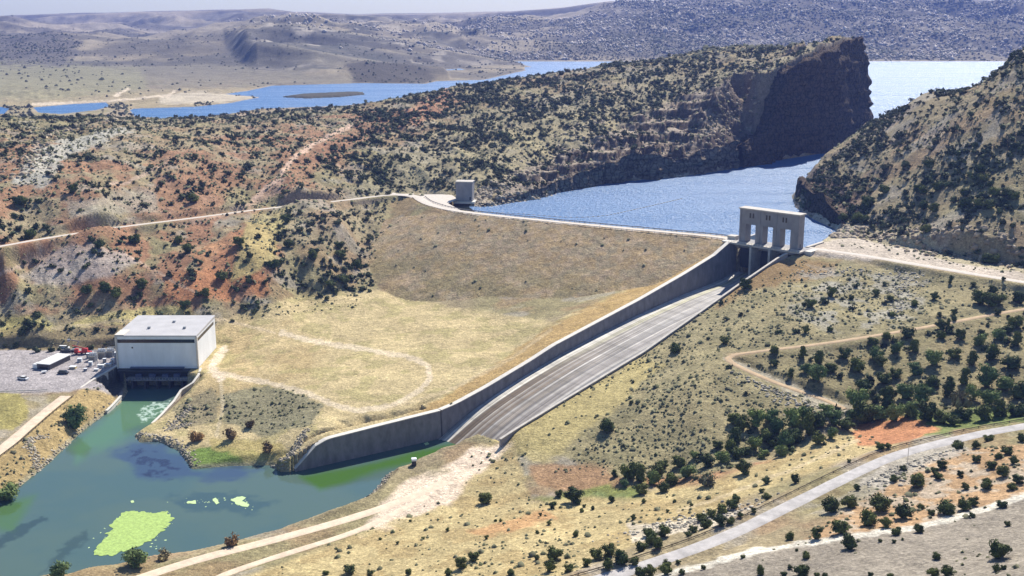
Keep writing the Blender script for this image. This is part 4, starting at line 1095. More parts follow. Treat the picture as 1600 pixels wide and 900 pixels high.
wing([W(191, 620, 1.8), W(176, 636, 1.4), W(168, 643, 1.2)][::-1], [1.4, 1.7, 2.2], [-3] * 3, 'short pale wall end at the left side of the foaming outlet', M['conc_pale'])


# ------------------------------------------------------------------ yard beside the powerhouse
def at(px, py, z=None):
    if z is not None: return (*W(px, py, z), z)
    return hit(px, py)
def vehicle(name, px, py, rz, body, label, cat, truck=False, L=5.4, z=None):
    x, y, z_ = at(px, py, z)
    e = tag(empty(name, (x, y, z_ + .02), R(rz)), label, cat)
    w = 1.95 / 2; h = L / 2
    b = MB()
    b.v = []; sec = []
    prof_ = [(-h, .55), (-h, 1.0), (-h + .3, 1.08), (-h * .45, 1.12), (h - .5, 1.1), (h, 1.0), (h, .5)]
    sec = [[(x_, -w, .38), *[(x_, -w, z2)], (x_, w, z2), (x_, w, .38)] for x_, z2 in prof_]
    b.prism(sec, None).build('body', body, e, .04)
    c0, c1 = (-h * .5, h * .2) if truck else (-h * .55, h * .75)
    cb = [[(c0 - .5, -w * .95, 1.1), (c0 - .5, w * .95, 1.1)], []]
    k = MB(); k.v = [(c0 - .5, -w * .95, 1.09), (c1 + .25, -w * .95, 1.09), (c1 + .25, w * .95, 1.09), (c0 - .5, w * .95, 1.09), (c0 + .15, -w * .8, 1.8), (c1, -w * .8, 1.8), (c1, w * .8, 1.8), (c0 + .15, w * .8, 1.8)]
    k.f = [(0, 3, 2, 1), (4, 5, 6, 7), (0, 1, 5, 4), (1, 2, 6, 5), (2, 3, 7, 6), (3, 0, 4, 7)]
    k.build('window_band', M['darkglass'], e)
    MB().box(c0 + .05, c1 + .1, -w * .84, w * .84, 1.803, 1.88).build('roof', body, e)
    if truck: MB().box(c1 + .5, h - .15, -w * .85, w * .85, 1.112, 1.3).build('cargo_bed', M['dark'], e)
    for sx in (-h * .62, h * .6):
        for sy in (-1, 1):
            MB().cyl((sx, sy * (w - .22), .36), (sx, sy * (w + .03), .36), .37, n=12).build('wheel', M['tyre'], e)
    return e
vehicle('pickup_truck', 36, 593, 160, M['carwhite'], 'white pickup truck parked alone on the gravel lot at its lower left', 'pickup truck', True, 6.2)
vehicle('parked_car', 99, 584, 175, M['cardark'], 'dark car parked alone in the middle of the gravel lot', 'car', L=5.6)
vehicle('pickup_truck', 104, 550, 178, M['cardark'], 'dark pickup truck behind the white shed at the back of the lot', 'pickup truck', True, 6.4)
vehicle('parked_van', 100, 545, 178, M['carwhite'], 'white van parked at the back edge of the lot beside the dark pickup', 'van', L=6.2)
x, y, z = at(66, 577)
sh = tag(empty('site_shed', (x, y, z), R(-14)), 'long white roofed shed with dark front standing on the gravel lot', 'shed')
MB().box(-3, 4.6, 0, 18, 0, 2.9).build('wall', M['cardark'], sh)
MB().box(-3.4, 5.0, -.4, 18.4, 2.903, 3.2).build('roof', M['carwhite'], sh)
MB().box(-6.2, -3.45, .6, 5, 0, 2.2).build('side_annex', M['carwhite'], sh)
MB().box(-1.5, 3.4, -.05, -.003, .4, 2.2).build('door', M['darkglass'], sh)
x, y, z = at(69, 583)
tr = tag(empty('utility_trailer', (x, y, z), R(30)), 'small white utility trailer in front of the shed', 'trailer')
MB().box(-1.3, 1.3, -.8, .8, .5, 1.2).build('box', M['carwhite'], tr, .03); MB().box(1.3, 2.6, -.06, .06, .5, .6).build('tow_bar', M['steel'], tr)
for sy in (-.9, .9): MB().cyl((0, sy - .08, .35), (0, sy + .08, .35), .35, n=10).build('wheel', M['tyre'], tr)
# crane lorry in red, boom behind
x, y, z = at(130, 553)
cr = tag(empty('mobile_crane', (x, y, z), R(8)), 'red mobile crane parked against the bank behind the transformers', 'crane')
MB().box(-4.5, 4.5, -1.3, 1.3, .8, 1.5).build('chassis', M['red'], cr, .05); MB().box(-4.4, -2.4, -1.25, 1.25, 1.503, 3.1).build('cab', M['red'], cr, .1)
MB().box(-4.45, -4.40, -1.0, 1.0, 2.1, 2.9).build('windscreen', M['darkglass'], cr); MB().box(-.5, 2.6, -1.2, 1.2, 1.503, 3.2).build('turntable_house', M['red'], cr, .1)
MB().cyl((1.5, 0, 3.0), (-5.5, 0, 5.2), .35, .25, 6).build('boom', M['red'], cr)
for sx in (-3.4, -.6, 1.6, 3.4):
    for sy in (-1.25, 1.25): MB().cyl((sx, sy - .15, .5), (sx, sy + .15, .5), .5, n=10).build('wheel', M['tyre'], cr)
x, y, z = at(118, 549)
lf = tag(empty('boom_lift', (x, y, z), R(200)), 'grey boom lift with raised arm standing against the bank left of the red crane', 'boom lift')
MB().box(-1.8, 1.8, -1.1, 1.1, .5, 1.6).build('base', M['steel'], lf, .05); MB().cyl((0, 0, 1.5), (-2.2, 0, 5.5), .25, n=6).build('lower_arm', M['steel'], lf)
MB().cyl((-2.2, 0, 5.5), (2.5, 0, 7.0), .22, n=6).build('upper_arm', M['bluesteel'], lf); MB().box(2.3, 3.7, -.8, .8, 6.2, 7.3).build('basket', M['steel'], lf)
for sx in (-1.3, 1.3):
    for sy in (-1.1, 1.1): MB().cyl((sx, sy - .15, .45), (sx, sy + .15, .45), .45, n=10).build('wheel', M['tyre'], lf)
def transformer(px, py, rz, label, sc=1.0):
    x, y, z = at(px, py)
    e = tag(empty('power_transformer', (x, y, z), R(rz)), label, 'transformer', 'transformers beside the powerhouse'); e.scale = (sc,) * 3
    MB().box(-2, 2, -1.2, 1.2, .3, 3.0).build('tank', M['steel'], e, .05)
    for s_ in (-1, 1):
        r = MB()
        for k in range(7): r.box(-1.7 + k * .52, -1.6 + k * .52, s_ * 1.25 - (0 if s_ > 0 else .7), s_ * 1.25 + (.7 if s_ > 0 else 0), .6, 2.7)
        r.build('radiator', M['conc_pale'], e)
    for k in (-1.1, 0, 1.1):
        b = MB().cyl((k, 0, 3.0), (k, 0, 4.4), .16, .1, 8)
        for j in range(3): b.cyl((k, 0, 3.2 + j * .35), (k, 0, 3.28 + j * .35), .27, n=8)
        b.build('bushing', M['white'], e)
    MB().cyl((-1.8, .5, 3.6), (1.8, .5, 3.6), .35, n=10).build('conservator', M['carwhite'], e)
    MB().box(-2.4, 2.4, -1.6, 1.6, 0, .3).build('plinth', M['conc'], e)
transformer(146, 563, 5, 'grey transformer with white bushings nearest the shed', 1.1)
transformer(160, 558, 5, 'middle grey transformer behind the steel cabinets', 1.2)
transformer(173, 556, 5, 'grey transformer closest to the powerhouse wall', 1.1)
def cabinet(px, py, w, d, h, mt, label, rz=0):
    x, y, z = at(px, py)
    e = tag(empty('equipment_cabinet', (x, y, z), R(rz)), label, 'cabinet', 'cabinets and crates in the yard')
    MB().box(-w / 2, w / 2, 0, d, .15, h).build('case', mt, e, .04); MB().box(-w / 2 - .1, w / 2 + .1, -.1, d + .1, h + .003, h + .12).build('lid', M['white'], e)
    MB().box(-w * .35, w * .35, -.03, -.003, .4, h * .85).build('door', M['steel'], e)
    MB().box(-w / 2 - .1, w / 2 + .1, -.1, d + .1, 0, .148).build('plinth', M['conc'], e)
cabinet(157, 575, 3.2, 1.6, 1.6, M['carwhite'], 'white steel cabinet at the front edge of the yard, left of the other')
cabinet(168, 573, 3.4, 1.6, 1.5, M['conc_pale'], 'pale steel cabinet at the front edge of the yard near the powerhouse')
cabinet(141, 572, 1.8, 1.8, 2.2, M['white'], 'tall white cabinet between the transformers and the open lot')
cabinet(182, 560, 2.2, 2.0, 3.2, M['conc_pale'], 'tall pale cabinet tight against the powerhouse corner')
cabinet(133, 580, 1.6, 1.2, 1.3, M['bluesteel'], 'low blue grey cabinet at the front of the equipment yard')
cabinet(113, 577, 3.2, 2.4, 1.2, M['yellow'], 'low faded yellow crate standing on the open gravel lot')
cabinet(124, 566, 2.4, 1.6, 1.9, M['white'], 'white cabinet at the left end of the equipment row, behind the yellow crate')
cabinet(138, 560, 2.0, 1.4, 2.6, M['cardark'], 'dark tall cabinet left of the transformers')
cabinet(150, 580, 2.2, 1.4, 1.0, M['conc_pale'], 'low pale crate in front of the two pale cabinets')
cabinet(176, 568, 1.4, 1.4, 2.4, M['white'], 'narrow white cabinet below the closest transformer to the powerhouse')
cabinet(163, 567, 1.6, 1.2, 2.2, M['cardark'], 'dark cabinet standing in front of the middle transformer')
cabinet(186, 553, 2.0, 2.0, 3.6, M['white'], 'tall white cabinet behind, at the back corner of the powerhouse')
def lattice_pole(px, py, h, label):
    x, y, z = at(px, py)
    e = tag(empty('lattice_tower', (x, y, z), R(10)), label, 'pylon', 'steel take off frames beside the powerhouse')
    for a, b in ((-.7, -.7), (.7, -.7), (.7, .7), (-.7, .7)): MB().cyl((a, b, 0), (a * .5, b * .5, h), .08, n=4).build('leg', M['rail'], e)
    br = MB()
    for k in range(6):
        z0 = h * k / 6; z1 = h * (k + 1) / 6; f0 = .7 * (1 - .5 * k / 6); f1 = .7 * (1 - .5 * (k + 1) / 6)
        br.cyl((-f0, -f0, z0), (f1, -f1, z1), .05, n=4); br.cyl((f0, -f0, z0), (f1, f1, z1), .05, n=4); br.cyl((f0, f0, z0), (-f1, f1, z1), .05, n=4)
    br.build('bracing', M['rail'], e); MB().box(-2.6, 2.6, -.12, .12, h, h + .25).build('crossarm', M['rail'], e)
lattice_pole(151, 570, 8.0, 'left steel frame mast above the transformers')
lattice_pole(178, 566, 8.5, 'right steel frame mast beside the white powerhouse wall')

# ------------------------------------------------------------------ guard rails, fences, small things
def guardrail(name, line, off, label, step=3.8, h=.8, mt=None, cat='guard rail', post_m=None):
    Pn = line[:, :2]; t = np.gradient(Pn, axis=0); t /= np.hypot(t[:, 0], t[:, 1])[:, None]; nn = np.c_[-t[:, 1], t[:, 0]]
    Q = Pn + nn * off; z = ground_z(Q[:, 0], Q[:, 1]); z = np.maximum(z, line[:, 2])
    o0 = Q[0]; e = tag(empty(name, (o0[0], o0[1], z[0])), label, cat)
    sec = [[(q[0] - o0[0], q[1] - o0[1], zz - z[0] + h * .55), (q[0] - o0[0], q[1] - o0[1], zz - z[0] + h), (q[0] - o0[0] + n_[0] * .12, q[1] - o0[1] + n_[1] * .12, zz - z[0] + h), (q[0] - o0[0] + n_[0] * .12, q[1] - o0[1] + n_[1] * .12, zz - z[0] + h * .55)] for q, zz, n_ in zip(Q, z, nn)]
    MB().prism(sec, None).build('rail', mt or M['rail'], e)
    L = np.r_[0, np.cumsum(np.hypot(*(Q[1:] - Q[:-1]).T))]
    pm = None
    for s in np.arange(0, L[-1], max(step, L[-1] / 95)):
        x = np.interp(s, L, Q[:, 0]) - o0[0]; y = np.interp(s, L, Q[:, 1]) - o0[1]; zz = np.interp(s, L, z) - z[0]
        if pm is None:
            p_ = MB().box(-.1, .1, -.1, .1, -.6, h + .08).build('post', post_m or M['timber'], e); pm = p_
        else:
            p_ = pm.copy(); C.objects.link(p_); p_.parent = e
        p_.location = (x, y, zz)
    return e
guardrail('guard_rail', ROADS['paved'][0], -5.6, 'dark low guard rail along the far side of the curving paved road', mt=M['timber'], h=.6, step=7)
guardrail('guard_rail', cl2[6:-6], 4.9, 'thin rail along the reservoir side of the dam crest road', mt=M['steel'], h=.9) if False else None
crl = cl2[10:]
guardrail('guard_rail', crl, -5.0, 'low dark rail along the field side of the dam crest road', mt=M['timber'], h=.7)
guardrail('parapet_wall', crl, 5.0, 'low dark stone parapet on the reservoir side of the dam crest road', mt=M['conc_old'], h=1.1, cat='parapet')
guardrail('bank_rail', ROADS['left_bank'][0][14:], 4.2, 'low dark rail between the pink road and the left water bank', mt=M['timber'], h=.9) if False else guardrail('guard_rail', ROADS['left_bank'][0], -4.3, 'low dark rail between the pink road and the left water bank', mt=M['timber'], h=.9)
x0, y0, z0 = at(2, 614, 9); x1, y1, z1 = at(82, 611, 9)
guardrail('concrete_barrier', smooth_line([(x0 - 20, y0, 9), (x0, y0, 9), ((x0 + x1) / 2, (y0 + y1) / 2, 9), (x1, y1, 9)], 3), 0, 'low white concrete barrier at the bottom edge of the gravel lot', mt=M['conc_pale'], h=1.0, cat='barrier', post_m=M['conc_pale'])
# gauge post by the channel
x, y, z = at(647, 727)
gp = tag(empty('gauge_box', (x, y, z), R(10)), 'small dark gauge hut with white top on the bank of the green channel', 'gauge hut')
MB().box(-.9, .9, -.9, .9, 0, 2.2).build('post_body', M['dark'], gp); MB().box(-1.1, 1.1, -1.1, 1.1, 2.203, 3.2).build('cap', M['white'], gp, .1)
x, y, z = at(1418, 722)
pp = tag(empty('marker_post', (x, y, z)), 'slim pale post standing beside the bend of the paved road', 'post')
MB().cyl((0, 0, -.3), (0, 0, 7.5), .13, .09, 8).build('shaft', M['conc_pale'], pp); MB().box(-.5, .5, -.05, .05, 7.0, 7.15).build('crossbar', M['timber'], pp)
# floating boom across the reservoir
bl = smooth_line([(*W(735, 331, 50), 50), (*W(800, 333, 50), 50), (*W(920, 343, 50), 50), (*W(1000, 326, 50), 50), (*W(1072, 309, 50), 50)], 4)
o0 = bl[0]; be = tag(empty('floating_boom', tuple(o0)), 'thin pale line of floats strung across the reservoir behind the dam', 'boom line')
cb = MB()
for a, b in zip(bl[:-1], bl[1:]): cb.cyl(tuple(a - o0 + (0, 0, .08)), tuple(b - o0 + (0, 0, .08)), .1, n=4)
cb.build('cable', M['white'], be)
fl0 = None
for k, a in enumerate(bl[1:-1:1]):
    if k % max(1, len(bl) // 90): continue
    if fl0 is None: fl0 = MB().cyl((-.8, 0, .12), (.8, 0, .12), .3, n=8).build('float', M['conc_pale'], be); f_ = fl0
    else: f_ = fl0.copy(); C.objects.link(f_); f_.parent = be
    f_.location = tuple(a - o0)

# ------------------------------------------------------------------ algae
def raft(name, px_poly, z, m, label, seed, jag=1.2, cat='algae mat', group=None, lift=.12):
    pts = np.array([W(a, b, z) for a, b in px_poly]); Pn = []
    for i in range(len(pts)):
        a, b = pts[i], pts[(i + 1) % len(pts)]; n = max(2, int(np.hypot(*(b - a)) / .5))
        for k in range(n):
            q = a + (b - a) * k / n
            Pn.append(q)
    Pn = np.array(Pn); c = Pn.mean(0); d = Pn - c; r = np.hypot(d[:, 0], d[:, 1])[:, None]
    w = ((fbm(Pn[:, 0] / 2.0, Pn[:, 1] / 2.0, 4, seed) - .5) * 2 * jag)[:, None]
    Pn = Pn + d / r * w
    bm = bmesh.new(); vt = [bm.verts.new((x - c[0], y - c[1], 0.0)) for x, y in Pn]; f_ = bm.faces.new(vt)
    ex = bmesh.ops.extrude_face_region(bm, geom=[f_]); 
    for v in [g for g in ex['geom'] if isinstance(g, bmesh.types.BMVert)]: v.co.z += lift
    bmesh.ops.triangulate(bm, faces=[f for f in bm.faces if len(f.verts) > 4])
    bmesh.ops.recalc_face_normals(bm, faces=bm.faces[:])
    me = bpy.data.meshes.new(name); bm.to_mesh(me); bm.free(); me.materials.append(m)
    o = bpy.data.objects.new(name, me); C.objects.link(o); o.location = (c[0], c[1], z - .02)
    return tag(o, label, cat, group)
raft('algae_mat', [(146, 862), (160, 845), (168, 832), (176, 822), (184, 812), (190, 802), (204, 799), (222, 801), (238, 803), (258, 799), (262, 806), (269, 812), (262, 822), (254, 833), (240, 842), (222, 850), (200, 860), (178, 866), (158, 868)], 0, M['algae'], 'large bright yellow green algae mat floating on the bay', 5, 2.9)
raft('algae_patch', [(293, 783), (305, 782), (306, 787), (294, 787)], 0, M['algae_pale'], 'flat pale algae scrap, leftmost of those in the middle of the bay', 6, 1.0, 'algae patch')
raft('algae_patch', [(332, 780), (337, 778), (340, 783), (343, 786), (338, 788), (334, 784)], 0, M['algae_pale'], 'tiny pale algae scrap between two larger ones in the middle of the bay', 7, .9, 'algae patch')
raft('algae_patch', [(362, 782), (370, 776), (378, 777), (384, 778), (378, 783), (388, 788), (388, 793), (378, 792), (368, 786)], 0, M['algae_pale'], 'broken pale algae patch, rightmost in the middle of the bay', 8, 1.4, 'algae patch')
raft('algae_patch', [(662, 693), (668, 691), (671, 694), (665, 696)], 0, M['algae_pale'], 'small pale algae scrap on the green channel near the chute mouth', 9, .3, 'algae patch')
raft('algae_patch', [(204, 783), (208, 782), (210, 785), (206, 786)], 0, M['algae_pale'], 'tiny pale algae scrap above the big bright mat', 10, .3, 'algae patch')

sp_ = MB(); rs = random.Random(3)
for cx_, cy_, sx_2, sy_2, n_ in ((205, 850, 60, 14, 26), (265, 812, 12, 14, 14), (165, 835, 14, 20, 12), (340, 782, 60, 7, 26), (380, 786, 18, 9, 16)):
    for _ in range(n_):
        a_2, b_2 = W(cx_ + rs.gauss(0, sx_2 * .5), cy_ + rs.gauss(0, sy_2 * .5), 0); r_ = rs.uniform(.12, .42)
        bn = len(sp_.v); k_ = 7
        sp_.v += [(a_2 + r_ * rs.uniform(.6, 1.5) * math.cos(6.283 * q / k_), b_2 + r_ * rs.uniform(.6, 1.5) * math.sin(6.283 * q / k_), .0) for q in range(k_)] + [(a_2, b_2, .06)]
        sp_.f += [(bn + q, bn + (q + 1) % k_, bn + k_) for q in range(k_)]
tag(sp_.build('floating_algae_scraps', M['algae_pale']), 'tiny scraps of pale algae drifting round the mats', kind='stuff')
# ------------------------------------------------------------------ plants
def ico(sub=1):
    if sub == 9:
        v = np.array([(1, 0, 0), (0, 1, 0), (-1, 0, 0), (0, -1, 0), (0, 0, 1), (0, 0, -1)], float); return v, np.array([(0, 1, 4), (1, 2, 4), (2, 3, 4), (3, 0, 4), (1, 0, 5), (2, 1, 5), (3, 2, 5), (0, 3, 5)])
    bm = bmesh.new(); bmesh.ops.create_icosphere(bm, subdivisions=sub, radius=1.0)
    v = np.array([tuple(q.co) for q in bm.verts]); f = np.array([[w.index for w in t.verts] for t in bm.faces]); bm.free(); return v, f
def crown(seed, nleaf=260, lumps=9, leaf=.15, flat=.85, cone=0.0, core=True, open_=.0):
    """unit crown sitting on z=0..~1.7, radius ~1, made of leaf sized clumps; returns verts, tris, tint"""
    r = np.random.default_rng(seed)
    cs_ = []
    for k in range(lumps):
        a = r.uniform(0, 2 * math.pi); h = r.uniform(.0, 1.0)
        rad = (1 - cone * h) * r.uniform(.25, .62)
        cs_.append((math.cos(a) * rad, math.sin(a) * rad, .22 + h * 1.1 * flat, r.uniform(.30, .50) * (1 - .35 * cone * h), r.uniform(.72, 1.25)))
    cs_.append((0, 0, .62 * flat, .60, 1.0)); cs_.append((.1, -.1, .28, .55, .9))
    V_, F_, T_ = [], [], []
    if core:
        iv, if_ = ico(core if core is not True else 1)
        for (x, y, z, s, t) in cs_:
            b = sum(len(q) for q in V_)
            nz_ = 1 + (r.random((len(iv), 1)) - .5) * .5
            V_.append(iv * nz_ * s * .70 * np.array([1, 1, .85]) + (x, y, z)); F_.append(if_ + b); T_.append(np.full(len(iv), .8 * t))
    n = nleaf; ci = r.integers(0, len(cs_), n); c = np.array(cs_)[ci]
    d = r.normal(size=(n, 3)); d /= np.linalg.norm(d, axis=1)[:, None]; d[:, 2] = np.abs(d[:, 2]) * .9 + d[:, 2] * .1
    p_ = c[:, :3] + d * c[:, 3:4] * r.uniform(.75, 1.12 + open_, (n, 1)) * np.array([1, 1, .9])
    s = leaf * r.uniform(.6, 1.4, (n, 1))
    u = r.normal(size=(n, 3)); u /= np.linalg.norm(u, axis=1)[:, None]; w = np.cross(d, u); w /= np.linalg.norm(w, axis=1)[:, None] + 1e-9; u = np.cross(w, d) * .5 + u * .5
    tri = np.stack([p_ - u * s, p_ + w * s * .8, p_ + u * s + d * s * .5], 1)
    b = sum(len(q) for q in V_)
    V_.append(tri.reshape(-1, 3)); F_.append(np.arange(n * 3).reshape(-1, 3) + b)
    T_.append(np.repeat(c[:, 4] * r.uniform(.7, 1.35, n), 3))
    return np.concatenate(V_), np.concatenate(F_), np.concatenate(T_)
def trunk_mesh(seed, h=.75):
    r = np.random.default_rng(seed); m = MB()
    m.cyl((0, 0, -.25), (.04, .03, h * .55), .11, .075, 6)
    for k in range(4):
        a = r.uniform(0, 6.28); m.cyl((.04, .03, h * .45), (math.cos(a) * .38, math.sin(a) * .38, h * 1.05), .05, .02, 5)
    return m
TR = {}
def tree_proto(kind, i):
    key = (kind, i)
    if key in TR: return TR[key]
    if kind == 'juniper': v, f, t = crown(10 + i, 760, 9, .12, .80)
    elif kind == 'juniper_tall': v, f, t = crown(30 + i, 700, 9, .12, 1.15, .75)
    elif kind == 'willow': v, f, t = crown(50 + i, 800, 11, .12, .95, 0, True, .15)
    elif kind == 'sage': v, f, t = crown(70 + i, 200, 6, .16, .5, 0, True, .1)
    tm = trunk_mesh(i + 5)
    me = bpy.data.meshes.new(kind + '_crown'); me.from_pydata(v.tolist(), [], f.tolist()); me.update()
    a = me.color_attributes.new('tint', 'FLOAT_COLOR', 'POINT'); q = np.ones((len(v), 4), np.float32); q[:, :3] = t[:, None]; a.data.foreach_set('color', q.ravel())
    me2 = bpy.data.meshes.new(kind + '_trunk'); me2.from_pydata(tm.v, [], tm.f); me2.update(); me2.materials.append(M['bark'])
    TR[key] = (me, me2); return TR[key]
MATK = {'juniper': 'juniper', 'juniper_tall': 'juniper', 'willow': 'willow', 'sage': 'sage', 'rust': 'rust'}
ME2 = {}
def tree(kind, x, y, z, rad, rz, label, group=None, name=None, cat='tree', zs=1.0):
    base = 'sage' if kind == 'rust' else kind
    i = random.randrange(5); me, tm = tree_proto(base, i)
    key = (kind, i)
    if key not in ME2:
        m_ = me.copy(); m_.materials.append(M[MATK[kind]]); ME2[key] = m_
    nm = name or {'juniper': 'juniper_tree', 'juniper_tall': 'juniper_tree', 'willow': 'willow_tree', 'sage': 'sage_bush', 'rust': 'brown_bush'}[kind]
    e = tag(empty(nm, (x, y, z - .1), rz), label, cat, group); e.scale = (rad, rad, rad * zs)
    c_ = bpy.data.objects.new('crown', ME2[key]); C.objects.link(c_); c_.parent = e
    t_ = bpy.data.objects.new('trunk', tm); C.objects.link(t_); t_.parent = e
    return e
PLACED = []
def put(px, py, wpx, kind, label, group=None, zs=1.0, **k):
    h = hit(px, py)
    if h is None: return
    x, y, z = h; dist = math.sqrt(x * x + y * y + (CAM_H - z) ** 2)
    rad = wpx / F * dist / 2 * 1.02
    cat = 'bush' if kind in ('sage', 'rust') else 'tree'
    tree(kind, x, y, z, rad, random.uniform(0, 6.28), label, group, cat=cat, zs=zs * random.uniform(.85, 1.25)); PLACED.append((x, y, rad))

U_ = [  # trees that can be singled out
 (760, 787, 26, 'juniper', 'lone dark juniper standing apart on dry grass right of the pale dirt patch', 1.15),
 (896, 785, 34, 'juniper', 'round dark juniper rising from the small green meadow', 1.0),
 (1561, 872, 36, 'juniper', 'largest dark juniper on the bare grey slope at the lower right', .95),
 (1325, 858, 28, 'juniper', 'dark juniper overlapping the pale rim of the bare grey slope', 1.15),
 (1314, 834, 32, 'juniper', 'broad juniper just above the pale rim of the grey slope', .9),
 (1252, 899, 28, 'juniper', 'olive green juniper at the bottom edge of the photo on the grey slope', 1.1),
 (1188, 898, 18, 'juniper_tall', 'narrow upright juniper low on the left part of the grey slope', 1.0),
 (1354, 661, 48, 'juniper', 'biggest dark tree, where the dirt trail ends above the red soil', 1.1),
 (1161, 740, 27, 'juniper', 'dark round juniper on red soil below the tree belt', 1.0),
 (1103, 759, 28, 'sage', 'wide olive bush on the red soil below the tree belt', 1.2),
 (1242, 755, 16, 'juniper', 'small dark juniper on the upper shoulder of the paved road', 1.3),
 (1374, 798, 38, 'juniper', 'wide juniper centred in the red ground right of the paved road', .95),
 (1436, 760, 30, 'juniper', 'round green juniper among the pale rocks right of the paved road', .95),
 (1300, 463, 18, 'juniper', 'dark juniper alone in the middle of the stony slope below the right crest road', 1.2),
 (1485, 443, 11, 'juniper_tall', 'slim dark tree just below the right crest road', 1.3),
 (1259, 520, 14, 'juniper', 'small dark juniper on the stony slope just above the dirt trail', 1.0),
 (1500, 640, 34, 'sage', 'pale silvery bush in the dense trees at the right', 1.6),
 (10, 782, 38, 'willow', 'big olive bush at the water edge on the left bank', .8),
 (118, 668, 42, 'willow', 'large grey green bush on the left bank below the lot', .85),
 (362, 852, 24, 'rust', 'thin dark bush standing alone on the near shore of the bay', 1.4),
 (212, 884, 42, 'willow', 'dark shrub clump on the near shore below the bright algae mat', .7),
 (256, 874, 26, 'sage', 'low dark olive shrub on the near shore right of the algae mat', 1.1),
 (92, 905, 36, 'willow', 'shrub at the bottom edge of the photo on the near shore of the bay', .8),
 (362, 686, 26, 'rust', 'largest rust brown bush on the grassy point', 1.2),
 (390, 668, 20, 'rust', 'rust brown bush near the tip of the stony patch on the point', 1.2),
 (418, 706, 24, 'rust', 'tan brown bush close to the shore of the grassy point', 1.2),
 (308, 688, 24, 'rust', 'red brown bush above the rocky shore of the point', 1.0),
 (706, 636, 9, 'juniper', 'tiny dark shrub behind the kink of the training wall', 1.0),
]
for px, py, w, kd, lb, zs in U_: put(px, py, w, kd, lb, None, zs)
